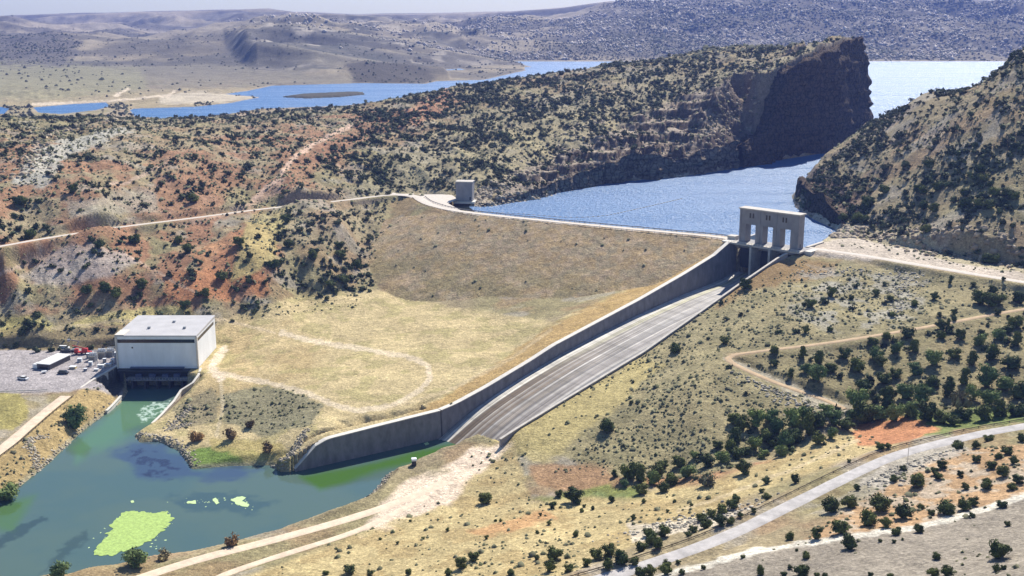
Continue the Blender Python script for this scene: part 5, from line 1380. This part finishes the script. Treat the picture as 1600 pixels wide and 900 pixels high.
GRP = {
 'dark junipers dotted over the red ground beside the paved road': ('dark juniper on the red stony ground between the paved road and the grey slope', 'juniper',
   [(1274, 842, 20), (1298, 800, 34), (1326, 792, 28), (1357, 820, 28), (1411, 810, 30), (1436, 832, 17), (1476, 803, 34), (1506, 796, 20), (1541, 763, 20), (1508, 765, 14), (1566, 793, 16), (1590, 755, 22), (1470, 732, 20), (1466, 748, 16), (1497, 702, 24), (1525, 722, 14), (1546, 690, 16), (1568, 745, 22), (1580, 765, 18), (1411, 735, 13), (1396, 752, 14), (1338, 766, 12), (1384, 823, 20), (1572, 710, 22), (1595, 690, 16), (1558, 716, 14), (1548, 732, 18), (1460, 742, 14), (1438, 795, 13), (1456, 805, 12), (1402, 833, 13), (1232, 843, 18), (1525, 700, 14), (1585, 725, 15), (1500, 745, 12)]),
 'dark junipers dotted on the bare grey slope': ('small dark juniper dotted on the bare grey slope, not its largest', 'juniper',
   [(1259, 872, 14), (1235, 889, 10), (1160, 872, 9), (1462, 874, 15), (1458, 899, 20), (1481, 899, 22), (1557, 893, 14), (1568, 890, 9), (1573, 822, 11), (1518, 809, 12), (1375, 847, 8), (1396, 848, 9), (1411, 844, 6), (1245, 861, 6), (1520, 790, 17), (1435, 832, 17), (1066, 897, 14), (1100, 890, 9), (1225, 900, 14), (1275, 902, 10), (1290, 902, 10), (1360, 902, 10), (1390, 902, 12), (1400, 836, 14), (1060, 880, 10)]),
 'junipers on the left shoulder of the paved road': ('dark juniper in the clumps on the pale shoulder left of the paved road', 'juniper',
   [(1094, 815, 20), (1111, 808, 20), (1127, 802, 22), (1144, 796, 22), (1151, 784, 16), (1082, 832, 20), (1103, 826, 22), (1124, 820, 22), (1142, 818, 16), (1197, 756, 16), (1198, 782, 18), (1176, 801, 10), (1190, 770, 12), (1075, 838, 14), (1156, 808, 12)]),
 'junipers along the bottom edge beside the paved road': ('dark juniper near the bottom edge of the photo left of the paved road', 'juniper',
   [(867, 874, 32), (952, 868, 26), (931, 874, 26), (972, 880, 26), (952, 888, 22), (990, 882, 18), (918, 884, 18), (1002, 862, 24), (1019, 850, 28), (1038, 838, 26), (1012, 838, 20), (1030, 856, 22), (740, 876, 22), (720, 888, 24), (900, 838, 14), (1040, 898, 24), (1015, 899, 22), (1000, 900, 20), (545, 896, 24), (580, 899, 14), (860, 893, 20), (800, 898, 16), (700, 899, 14), (890, 893, 20), (838, 875, 12), (640, 898, 14), (510, 898, 12), (1043, 886, 16)]),
 'small dark shrubs scattered over the dry grass below the tree belt': ('small dark shrub scattered over the dry yellow grass below the tree belt', 'juniper',
   [(863, 794, 15), (873, 776, 13), (955, 784, 12), (909, 800, 9), (913, 793, 8), (927, 796, 9), (845, 806, 7), (858, 820, 9), (840, 834, 9), (774, 815, 7), (782, 815, 7), (990, 812, 10), (1044, 800, 7), (1007, 786, 9), (1052, 785, 8), (760, 842, 8), (700, 830, 8), (660, 842, 7), (620, 850, 7), (595, 843, 6), (640, 815, 6), (1327, 722, 8), (1375, 702, 16), (1388, 700, 12), (1080, 790, 7)]),
 'trees of the belt in the drainage': ('tree in the belt along the drainage left of the trail end', 'mix',
   [(1322, 672, 30), (1305, 664, 30), (1280, 668, 36), (1262, 680, 34), (1245, 690, 30), (1228, 700, 28), (1240, 668, 34), (1215, 678, 30), (1196, 690, 28), (1180, 702, 26), (1205, 662, 32), (1180, 668, 32), (1160, 672, 30), (1150, 690, 28), (1165, 710, 24), (1140, 706, 24), (1150, 662, 26), (1128, 722, 26), (1105, 728, 26), (1073, 746, 34), (1048, 758, 28), (1060, 730, 26), (1020, 756, 26), (1000, 752, 30), (985, 748, 34), (1000, 772, 26), (960, 745, 16), (1028, 742, 26), (1036, 768, 22), (975, 760, 18), (1220, 712, 22), (1190, 716, 20), (1085, 716, 20), (1120, 700, 20), (1290, 650, 26), (1258, 656, 26), (1300, 685, 22)]),
 'trees in the dense stand right of the trail': ('tree in the dense stand right of the trail end', 'mix',
   [(1385, 640, 40), (1340, 640, 36), (1330, 655, 24), (1372, 655, 34), (1398, 658, 30), (1420, 650, 34), (1450, 656, 32), (1470, 660, 30), (1440, 632, 34), (1415, 622, 30), (1490, 664, 24), (1510, 655, 26), (1535, 656, 30), (1560, 650, 32), (1590, 650, 28), (1545, 632, 32), (1520, 625, 26), (1590, 622, 34), (1570, 608, 30), (1540, 604, 30), (1480, 620, 30), (1455, 605, 26), (1505, 600, 26), (1380, 600, 28), (1350, 612, 28), (1400, 590, 24), (1430, 585, 26), (1275, 594, 34), (1280, 568, 24), (1254, 560, 20), (1235, 588, 16), (1258, 582, 20), (1210, 553, 18), (1210, 572, 16), (1300, 582, 22), (1320, 560, 22), (1340, 580, 26), (1370, 560, 26), (1365, 540, 22), (1384, 530, 16), (1400, 552, 22), (1430, 550, 22), (1460, 570, 26), (1490, 560, 26), (1520, 570, 26), (1550, 560, 28), (1580, 575, 30), (1590, 540, 26), (1560, 530, 24), (1530, 540, 22), (1500, 530, 20), (1470, 530, 18), (1587, 512, 28), (1575, 520, 18), (1490, 502, 12), (1482, 508, 12), (1310, 530, 0)]),
 'dark trees below the right crest road': ('dark tree in the clump on the slope below the right crest road', 'juniper',
   [(1546, 478, 30), (1532, 474, 24), (1560, 474, 24), (1552, 458, 16), (1521, 447, 11), (1593, 474, 24), (1569, 438, 8), (1508, 420, 0), (1390, 470, 12), (1368, 462, 14), (1430, 478, 12), (1395, 495, 11), (1490, 492, 12), (1468, 494, 10), (1296, 517, 11), (1330, 468, 10), (1460, 468, 14), (1257, 478, 10), (1560, 492, 12)]),
}
for g, (lab, kind, pts) in GRP.items():
    for px, py, w in pts:
        if w <= 0: continue
        k = kind if kind != 'mix' else random.choice(['juniper', 'juniper', 'juniper_tall', 'willow', 'willow'])
        l2, g2 = lab, g
        if kind == 'mix' and k == 'willow': l2, g2 = 'light green ' + lab, 'light green ' + g
        elif kind == 'mix': l2, g2 = 'dark green ' + lab, 'dark green ' + g
        put(px + random.uniform(-1, 1), py, w * random.uniform(.92, 1.08), k, l2, g2)

# ---- density maps for the countless scrub
def dens(poly, v, soft=10, wob=14, seed=5):
    global DEN
    m = region(poly, soft, wob, seed)
    DEN = DEN * (1 - m) + v * m
def scatter(DEN_, nmax, seed):
    r = np.random.default_rng(seed)
    area = np.abs(np.gradient(GX, axis=1) * np.gradient(GY, axis=0))
    w = (DEN_ * area / 100).ravel(); tot = w.sum(); n = int(min(tot, nmax))
    c = np.cumsum(w) / tot; i = np.searchsorted(c, r.random(n)); i = np.minimum(i, w.size - 1)
    iv, iu = np.divmod(i, NU); u = us[iu] + (r.random(n) - .5) * np.gradient(us)[iu]; v = vs[iv] + (r.random(n) - .5) * .0023
    y = np.exp(v); x = u * y; z = ground_z(x, y)
    return x, y, z, tot
WET = (GZ < 0.3) | ((GZ < 50.4) & (RES_D < 1.5) & (GY > 650)) | ((alllake < 2) & (GY > 900)) | inch | (works * 0 > 0)
def roadmask():
    m = np.ones(GX.shape)
    for nm, (l, w) in ROADS.items():
        d, _ = pdist(GX, GY, l, pad=14); m[d < w * .62 + .5] = 0
    return m
RM = roadmask()
clump = sstep(.36, .62, nz(26, 201)) * 1.1 + .15
DEN = np.zeros(GX.shape)
dens([(-300, 178), (100, 184), (300, 184), (500, 162), (700, 132), (1000, 95), (1340, 60), (1360, 200), (1240, 250), (1000, 285), (745, 325), (730, 300), (600, 303), (300, 343), (-100, 395), (-300, 430)], 1.7, 6, 4)
dens([(560, 180), (720, 140), (1330, 62), (1180, 118), (1000, 190), (930, 225), (760, 300), (560, 300), (500, 260)], 6.0, 14, 10)
dens([(20, 290), (55, 232), (180, 200), (215, 208), (110, 238), (70, 300)], .5, 10, 8)
dens([(385, 325), (430, 278), (500, 213), (545, 190), (560, 203), (480, 255), (420, 325)], .1, 4, 2)
dens([(-100, 400), (0, 390), (300, 345), (610, 308), (600, 350), (580, 455), (370, 500), (300, 490), (-100, 530)], 1.1, 10, 10)
dens([(440, 335), (610, 312), (585, 370), (578, 455), (470, 470), (380, 500), (370, 470), (430, 420)], 4.5, 12, 12)
dens([(1240, 300), (1365, 190), (1600, 76), (1800, 0), (1800, 430), (1600, 405), (1400, 372), (1300, 345)], 9.0, 10, 6)
dens([(-100, 515), (180, 510), (190, 545), (-100, 545)], 2.0, 6, 6)
dens([(1145, 455), (1260, 410), (1700, 460), (1700, 480), (1130, 552), (1300, 640), (1100, 720), (900, 740), (760, 690), (1000, 552)], .12, 10, 10)
dens([(1130, 560), (1590, 487), (1700, 480), (1700, 655), (1330, 660), (1240, 600)], 1.3, 8, 8)
dens([(1150, 660), (1310, 650), (1320, 690), (1180, 720), (1060, 765), (960, 760), (1000, 720), (1100, 700)], 1.2, 8, 8)
dens([(830, 285), (900, 225), (1000, 178), (1180, 112), (1240, 240), (1100, 268), (1000, 282), (860, 298)], 4.0, 14, 12)
jd = DEN * clump * RM * (~WET) * (GY < 1700) * (1 - .6 * sstep(.9, 1.6, steep))
jx, jy, jz, tot = scatter(jd, 34000, 11)
# small sagebrush everywhere
DEN = np.zeros(GX.shape)
dens([(1145, 455), (1260, 410), (1700, 460), (1700, 480), (1130, 552), (1300, 640), (1100, 760), (760, 700), (760, 690), (1000, 552)], 7, 8, 8)
dens([(760, 700), (860, 640), (1000, 570), (1020, 600), (900, 690), (800, 740)], 1.2, 12, 12)
dens([(1250, 430), (1450, 440), (1400, 500), (1250, 520)], 9, 12, 12)
dens([(1130, 560), (1590, 487), (1700, 480), (1700, 655), (1330, 660), (1240, 600)], 7, 8, 8)
dens([(1000, 600), (1130, 570), (1300, 640), (1150, 660), (1000, 740), (860, 740), (900, 690)], 9, 10, 10)
dens(SR, 1.6, 10, 10); dens([(700, 850), (900, 850), (900, 910), (500, 910)], 4, 12, 12)
dens([(1150, 880), (1250, 850), (1330, 790), (1480, 705), (1700, 690), (1700, 760), (1440, 822), (1190, 862)], 3.5, 8, 8)
dens([(1000, 915), (1060, 893), (1300, 845), (1600, 776), (1800, 900)], .5, 4, 4)
dens([(345, 620), (400, 605), (460, 612), (505, 635), (485, 662), (410, 682), (345, 655)], 10, 6, 6)
dens([(270, 640), (330, 605), (345, 620), (335, 660), (290, 665)], 8, 6, 6)
dens([(-100, 760), (0, 715), (100, 627), (150, 598), (190, 598), (192, 628), (130, 672), (0, 785)], 5, 4, 4)
dens([(-100, 400), (610, 308), (580, 455), (370, 500), (-100, 530)], 3.5, 10, 10)
dens([(1330, 345), (1480, 375), (1600, 405), (1600, 425), (1300, 385)], 2, 6, 6)
DEN = np.maximum(DEN, DAMFACE * .3)
hill_s = (rough_hill > .5) & (GY < 1500) & (GY > 600)
DEN = np.where(hill_s & (DEN < 4), 4.0, DEN)
sdn = 1.8 * DEN * (.35 + 1.1 * sstep(.4, .65, nz(11, 202))) * RM * (~WET)
sx_, sy_, sz_, tot2 = scatter(sdn, 60000, 12)
# far hills
DEN = np.zeros(GX.shape)
dens([(700, 30), (860, 25), (960, 0), (1100, 10), (1800, -5), (1800, 92), (1300, 92), (900, 106), (760, 95), (690, 70)], 3.5, 8, 6)
dens([(480, 45), (700, 50), (760, 95), (560, 100), (300, 80)], .35, 14, 10)
dens([(-100, 65), (70, 66), (130, 85), (100, 105), (-100, 98)], 1.4, 10, 8)
dens([(540, 105), (640, 95), (690, 130), (560, 135)], .5, 8, 6)
dens([(165, 160), (205, 165), (205, 182), (160, 178)], 5, 3, 3); dens([(305, 162), (335, 162), (335, 180), (310, 182)], 6, 3, 3); dens([(0, 165), (50, 165), (50, 180), (15, 180)], 3, 3, 3)
fd = np.where((GY > 1300) & (GY < 5200), np.maximum(DEN, .14 * (.2 + 2.2 * sstep(.5, .75, ridged(GX / 420 + GY / 1500, GY / 260, 4, 54)))), 0) * (.25 + sstep(.35, .6, nz(150, 203))) * (~WET)
fx, fy, fz, tot3 = scatter(fd, 60000, 13)
LOD = []
for i in range(4): LOD.append(crown(200 + i, 46, 4, .30, .75, 0, True))
def lowcrown(seed):
    r = np.random.default_rng(seed); v, f = ico(1); v = v * (1 + (r.random((len(v), 1)) - .5) * .55) * np.array([1, 1, .8]) + (0, 0, .45); return v, f, 1 + (r.random(len(v)) - .5) * .6
LOW = [lowcrown(i) for i in range(4)]
bm = bmesh.new(); 
OCT = []
for i in range(3):
    r = np.random.default_rng(i + 90)
    v = np.array([(1, 0, .3), (0, 1, .3), (-1, 0, .3), (0, -1, .3), (0, 0, 1.1), (.5, .5, .8), (-.5, -.4, .9)]) * (1 + (r.random((7, 1)) - .5) * .4)
    f = np.array([(0, 1, 5), (1, 4, 5), (5, 4, 0), (1, 2, 4), (2, 6, 4), (2, 3, 6), (3, 4, 6), (3, 0, 4)])
    OCT.append((v, f, 1 + (r.random(7) - .5) * .5))
def instance(name, X, Yy, Zz, rad, protos, col, label, seed, tilt=None, grp=None):
    r = np.random.default_rng(seed); VV, FF, TT = [], [], []; off = 0
    which = r.integers(0, len(protos), len(X))
    for k, (v, f, t) in enumerate(protos):
        m = which == k; n = m.sum()
        if not n: continue
        a = r.uniform(0, 6.28, n); c_, s_ = np.cos(a), np.sin(a); q = rad[m]
        vx = (v[None, :, 0] * c_[:, None] - v[None, :, 1] * s_[:, None]) * q[:, None] + X[m][:, None]
        vy = (v[None, :, 0] * s_[:, None] + v[None, :, 1] * c_[:, None]) * q[:, None] + Yy[m][:, None]
        vz = v[None, :, 2] * q[:, None] * r.uniform(.75, 1.2, n)[:, None] + Zz[m][:, None] - .15 * q[:, None]
        VV.append(np.stack([vx, vy, vz], -1).reshape(-1, 3))
        FF.append((f[None] + (np.arange(n) * len(v))[:, None, None] + off).reshape(-1, 3)); off += n * len(v)
        TT.append((t[None, :, None] * col[m][:, None, :]).reshape(-1, 3))
    o = mesh_from(name, np.concatenate(VV), np.concatenate(FF), M['scrub'], None, False, np.concatenate(TT))
    tag(o, label, kind='stuff'); return o
def cols(n, a, b, seed):
    r = np.random.default_rng(seed); t = r.random((n, 1)); return (np.array(a) * (1 - t) + np.array(b) * t) * r.uniform(.75, 1.3, (n, 1))
r9 = np.random.default_rng(5)
# keep scrub away from the hand placed trees
if PLACED:
    pl2 = np.array(PLACED); keep = np.ones(len(jx), bool)
    for x, y, q in PLACED: keep &= (jx - x) ** 2 + (jy - y) ** 2 > (q * .9) ** 2
    jx, jy, jz = jx[keep], jy[keep], jz[keep]
jr = r9.gamma(4, 1 / 4, len(jx)) * np.where(jy < 800, 2.0, 1.75) * np.where(jy > 850, 1.05, 1.0)
jr = np.clip(jr, .6, 4.4)
left = (jx < 0) & (jy < 800); jr[left] *= 1.05
# the ones that show largest become trees of their own
dist = np.sqrt(jx ** 2 + jy ** 2 + (CAM_H - jz) ** 2)
qx, qy = project(jx, jy, jz)
okv = (qx > 5) & (qx < 1595) & (qy > 5) & (qy < 895)
size = np.where(okv, jr / dist, 0)
NIND = 300 - 0
njun = sum(1 for o in C.objects if o.name.startswith('juniper_tree'))
npick = max(0, 285 - njun)
print('junipers placed by hand', njun, 'more individuals', npick)
order = np.argsort(-size)[:npick]
ZONES = [(lambda x, y: x < 620 and y > 300 and y < 520 and x > 380, 'dark juniper on the densely wooded hillside beside the left edge of the dam', 'junipers on the wooded hillside left of the dam'),
         (lambda x, y: x <= 380 and y > 300, 'dark juniper on the red hillside above the powerhouse', 'junipers on the red hillside above the powerhouse'),
         (lambda x, y: x > 1225 and y < 440, 'dark juniper on the steep hill right of the gatehouse', 'junipers on the steep right bank hill'),
         (lambda x, y: x > 1125 and y > 440, 'smaller dark juniper filling the slope below the dirt trail', 'smaller junipers below the dirt trail'),
         (lambda x, y: y <= 330, 'dark juniper on the long ridge between the dam and the far lake', 'junipers on the long ridge'),
         (lambda x, y: True, 'dark juniper in the brushy slope right of the spillway chute', 'junipers in the brush right of the chute')]
ind = np.zeros(len(jx), bool)
for i in order:
    if size[i] <= 0: continue
    ind[i] = True
    for fn, lab, g in ZONES:
        if fn(qx[i], qy[i]): break
    tree('juniper', jx[i], jy[i], jz[i], jr[i], random.uniform(0, 6.28), lab, g)
jx, jy, jz, jr = jx[~ind], jy[~ind], jz[~ind], jr[~ind]
nr = jy < 760
instance('juniper_scrub', jx[nr], jy[nr], jz[nr], jr[nr], LOD, cols(nr.sum(), (.075, .095, .042), (.06, .075, .04), 3), 'dark juniper scrub scattered over the nearer slopes', 3)
instance('ridge_juniper_scrub', jx[~nr], jy[~nr], jz[~nr], jr[~nr], [crown(220 + i, 26, 2, .38, .75, 0, 9) for i in range(3)], cols((~nr).sum(), (.075, .09, .045), (.10, .105, .055), 4), 'dark juniper scrub scattered over the long ridge and the right bank hill', 4)
sr_ = np.clip(r9.gamma(5, .2, len(sx_)) * .62, .3, 1.7) * np.where(sy_ > 700, 1.3, 1)
instance('sagebrush', sx_, sy_, sz_, sr_, OCT, cols(len(sx_), (.17, .165, .10), (.10, .105, .05), 6), 'low grey green sagebrush scattered over the dry ground', 6)
fr_ = np.clip(r9.gamma(6, 1 / 6, len(fx)) * np.where(fx < 400, 2.3, 3.2), 1.2, 8)
instance('distant_juniper_scrub', fx, fy, fz, fr_, OCT, cols(len(fx), (.05, .06, .035), (.06, .06, .04), 7), 'dark scrub dotted over the far hills', 7)

# ---- loose rock
def rocks(name, lines, n, rmin, rmax, spread, col, label, seed):
    r = np.random.default_rng(seed); X, Yy = [], []
    for ln in lines:
        ln = np.array(ln); L = np.r_[0, np.cumsum(np.hypot(*(ln[1:] - ln[:-1]).T))]; k = int(n * 1.0 / len(lines))
        s = r.uniform(0, L[-1], k); X.append(np.interp(s, L, ln[:, 0]) + r.normal(0, spread, k)); Yy.append(np.interp(s, L, ln[:, 1]) + r.normal(0, spread, k))
    X = np.concatenate(X); Yy = np.concatenate(Yy)
    k = bil(RM, us, vs, X / Yy, np.log(Yy)) > .99; X = X[k]; Yy = Yy[k]; Zz = ground_z(X, Yy)
    pr = []
    for i in range(4):
        v, f = ico(1); q = np.random.default_rng(seed + i); v = v * (1 + (q.random((len(v), 1)) - .5) * .7) * np.array([1, .8, .65]); v = np.round(v * 2.2) / 2.2; pr.append((v, f, 1 + (q.random(len(v)) - .5) * .1))
    return instance(name, X, Yy, Zz, r.uniform(rmin, rmax, len(X)), pr, cols(len(X), col, tuple(c * .6 for c in col), seed), label, seed)
Wl = lambda pts, z: [W(a, b, z) for a, b in pts]
rocks('shore_riprap', [Wl([(215, 682), (255, 686), (285, 700), (305, 728)], .5), Wl([(428, 724), (445, 733), (466, 716), (480, 700)], 1.5), Wl([(0, 778), (60, 735), (130, 670), (180, 632)], 1), Wl([(60, 728), (45, 700), (75, 690)], 3), Wl([(606, 741), (580, 772), (570, 785)], 1), Wl([(300, 660), (262, 665), (300, 640)], 4)], 1500, .3, .85, 1.3, (.42, .37, .29), 'pale loose stones along the shore of the bay', 400)
rocks('reservoir_shore_rock', [SHORE_C[0:5], SHORE_C[3:9], Wl([(745, 322), (760, 310), (800, 305)], 51), Wl([(1300, 355), (1312, 372), (1345, 362)], 53)], 900, .8, 2.4, 3.2, (.45, .38, .29), 'pale broken rock along the reservoir shore', 410)
rocks('roadside_rubble', [Wl([(1350, 760), (1400, 725), (1470, 700)], 34), Wl([(1360, 745), (1420, 715)], 34), Wl([(990, 825), (1080, 815), (1180, 797)], 24), Wl([(1240, 430), (1420, 440), (1400, 480)], 46), Wl([(1160, 590), (1240, 625), (1310, 650)], 29)], 1500, .3, 1.0, 4.2, (.45, .41, .34), 'pale rubble scattered beside the roads', 420)
rocks('hillside_boulders', [Wl([(760, 300), (860, 262), (930, 235), (1000, 250), (1090, 245), (1150, 225)], 62), Wl([(1100, 215), (1180, 190), (1200, 215)], 80), Wl([(1320, 350), (1450, 378), (1600, 405)], 58), Wl([(30, 285), (60, 240), (190, 205)], 80)], 1100, .8, 2.6, 7, (.42, .34, .25), 'pale boulders strewn over the hillsides near the reservoir', 430)

# pale boulders on the far wooded hills
DEN = np.zeros(GX.shape)
dens([(700, 30), (860, 25), (960, 0), (1100, 10), (1800, -5), (1800, 92), (1300, 92), (900, 106), (760, 95), (690, 70)], .5, 8, 6)
dens([(300, 30), (480, 20), (700, 50), (760, 95), (480, 80)], .15, 14, 10)
bx_, by_, bz_, _t = scatter(np.where((GY > 1700) & (GY < 5200), DEN, 0) * sstep(.45, .6, nz(120, 204)) * (~WET), 9000, 14)
pr_ = []
for i in range(3):
    v, f = ico(9); q_ = np.random.default_rng(i); v = v * (1 + (q_.random((6, 1)) - .5) * .7) * np.array([1, .8, .8]) + (0, 0, .3); pr_.append((v, f, np.ones(6)))
instance('distant_boulders', bx_, by_, bz_, np.clip(r9.gamma(5, .2, len(bx_)) * 4.5, 2, 10), pr_, cols(len(bx_), (.55, .48, .42), (.4, .35, .3), 9), 'pale boulders dotted over the far wooded hills', 15)
# ------------------------------------------------------------------ air
zmin = float(GZ.min())
hz = MB().box(-12200, 12200, -400, 9800, zmin - 1.5, max(float(GZ.max()), CAM_H) + 12).build('haze', M['white'])
hm = bpy.data.materials.new('thin_blue_air'); hm.use_nodes = True
nt = hm.node_tree; nt.nodes.clear(); out = nt.nodes.new('ShaderNodeOutputMaterial'); pv = nt.nodes.new('ShaderNodeVolumePrincipled')
pv.inputs['Color'].default_value = (.24, .36, 1.0, 1); pv.inputs['Density'].default_value = 0.65e-4; pv.inputs['Anisotropy'].default_value = .2
nt.links.new(pv.outputs[0], out.inputs['Volume'])
hz.data.materials.clear(); hz.data.materials.append(hm)
tag(hz, kind='stuff')
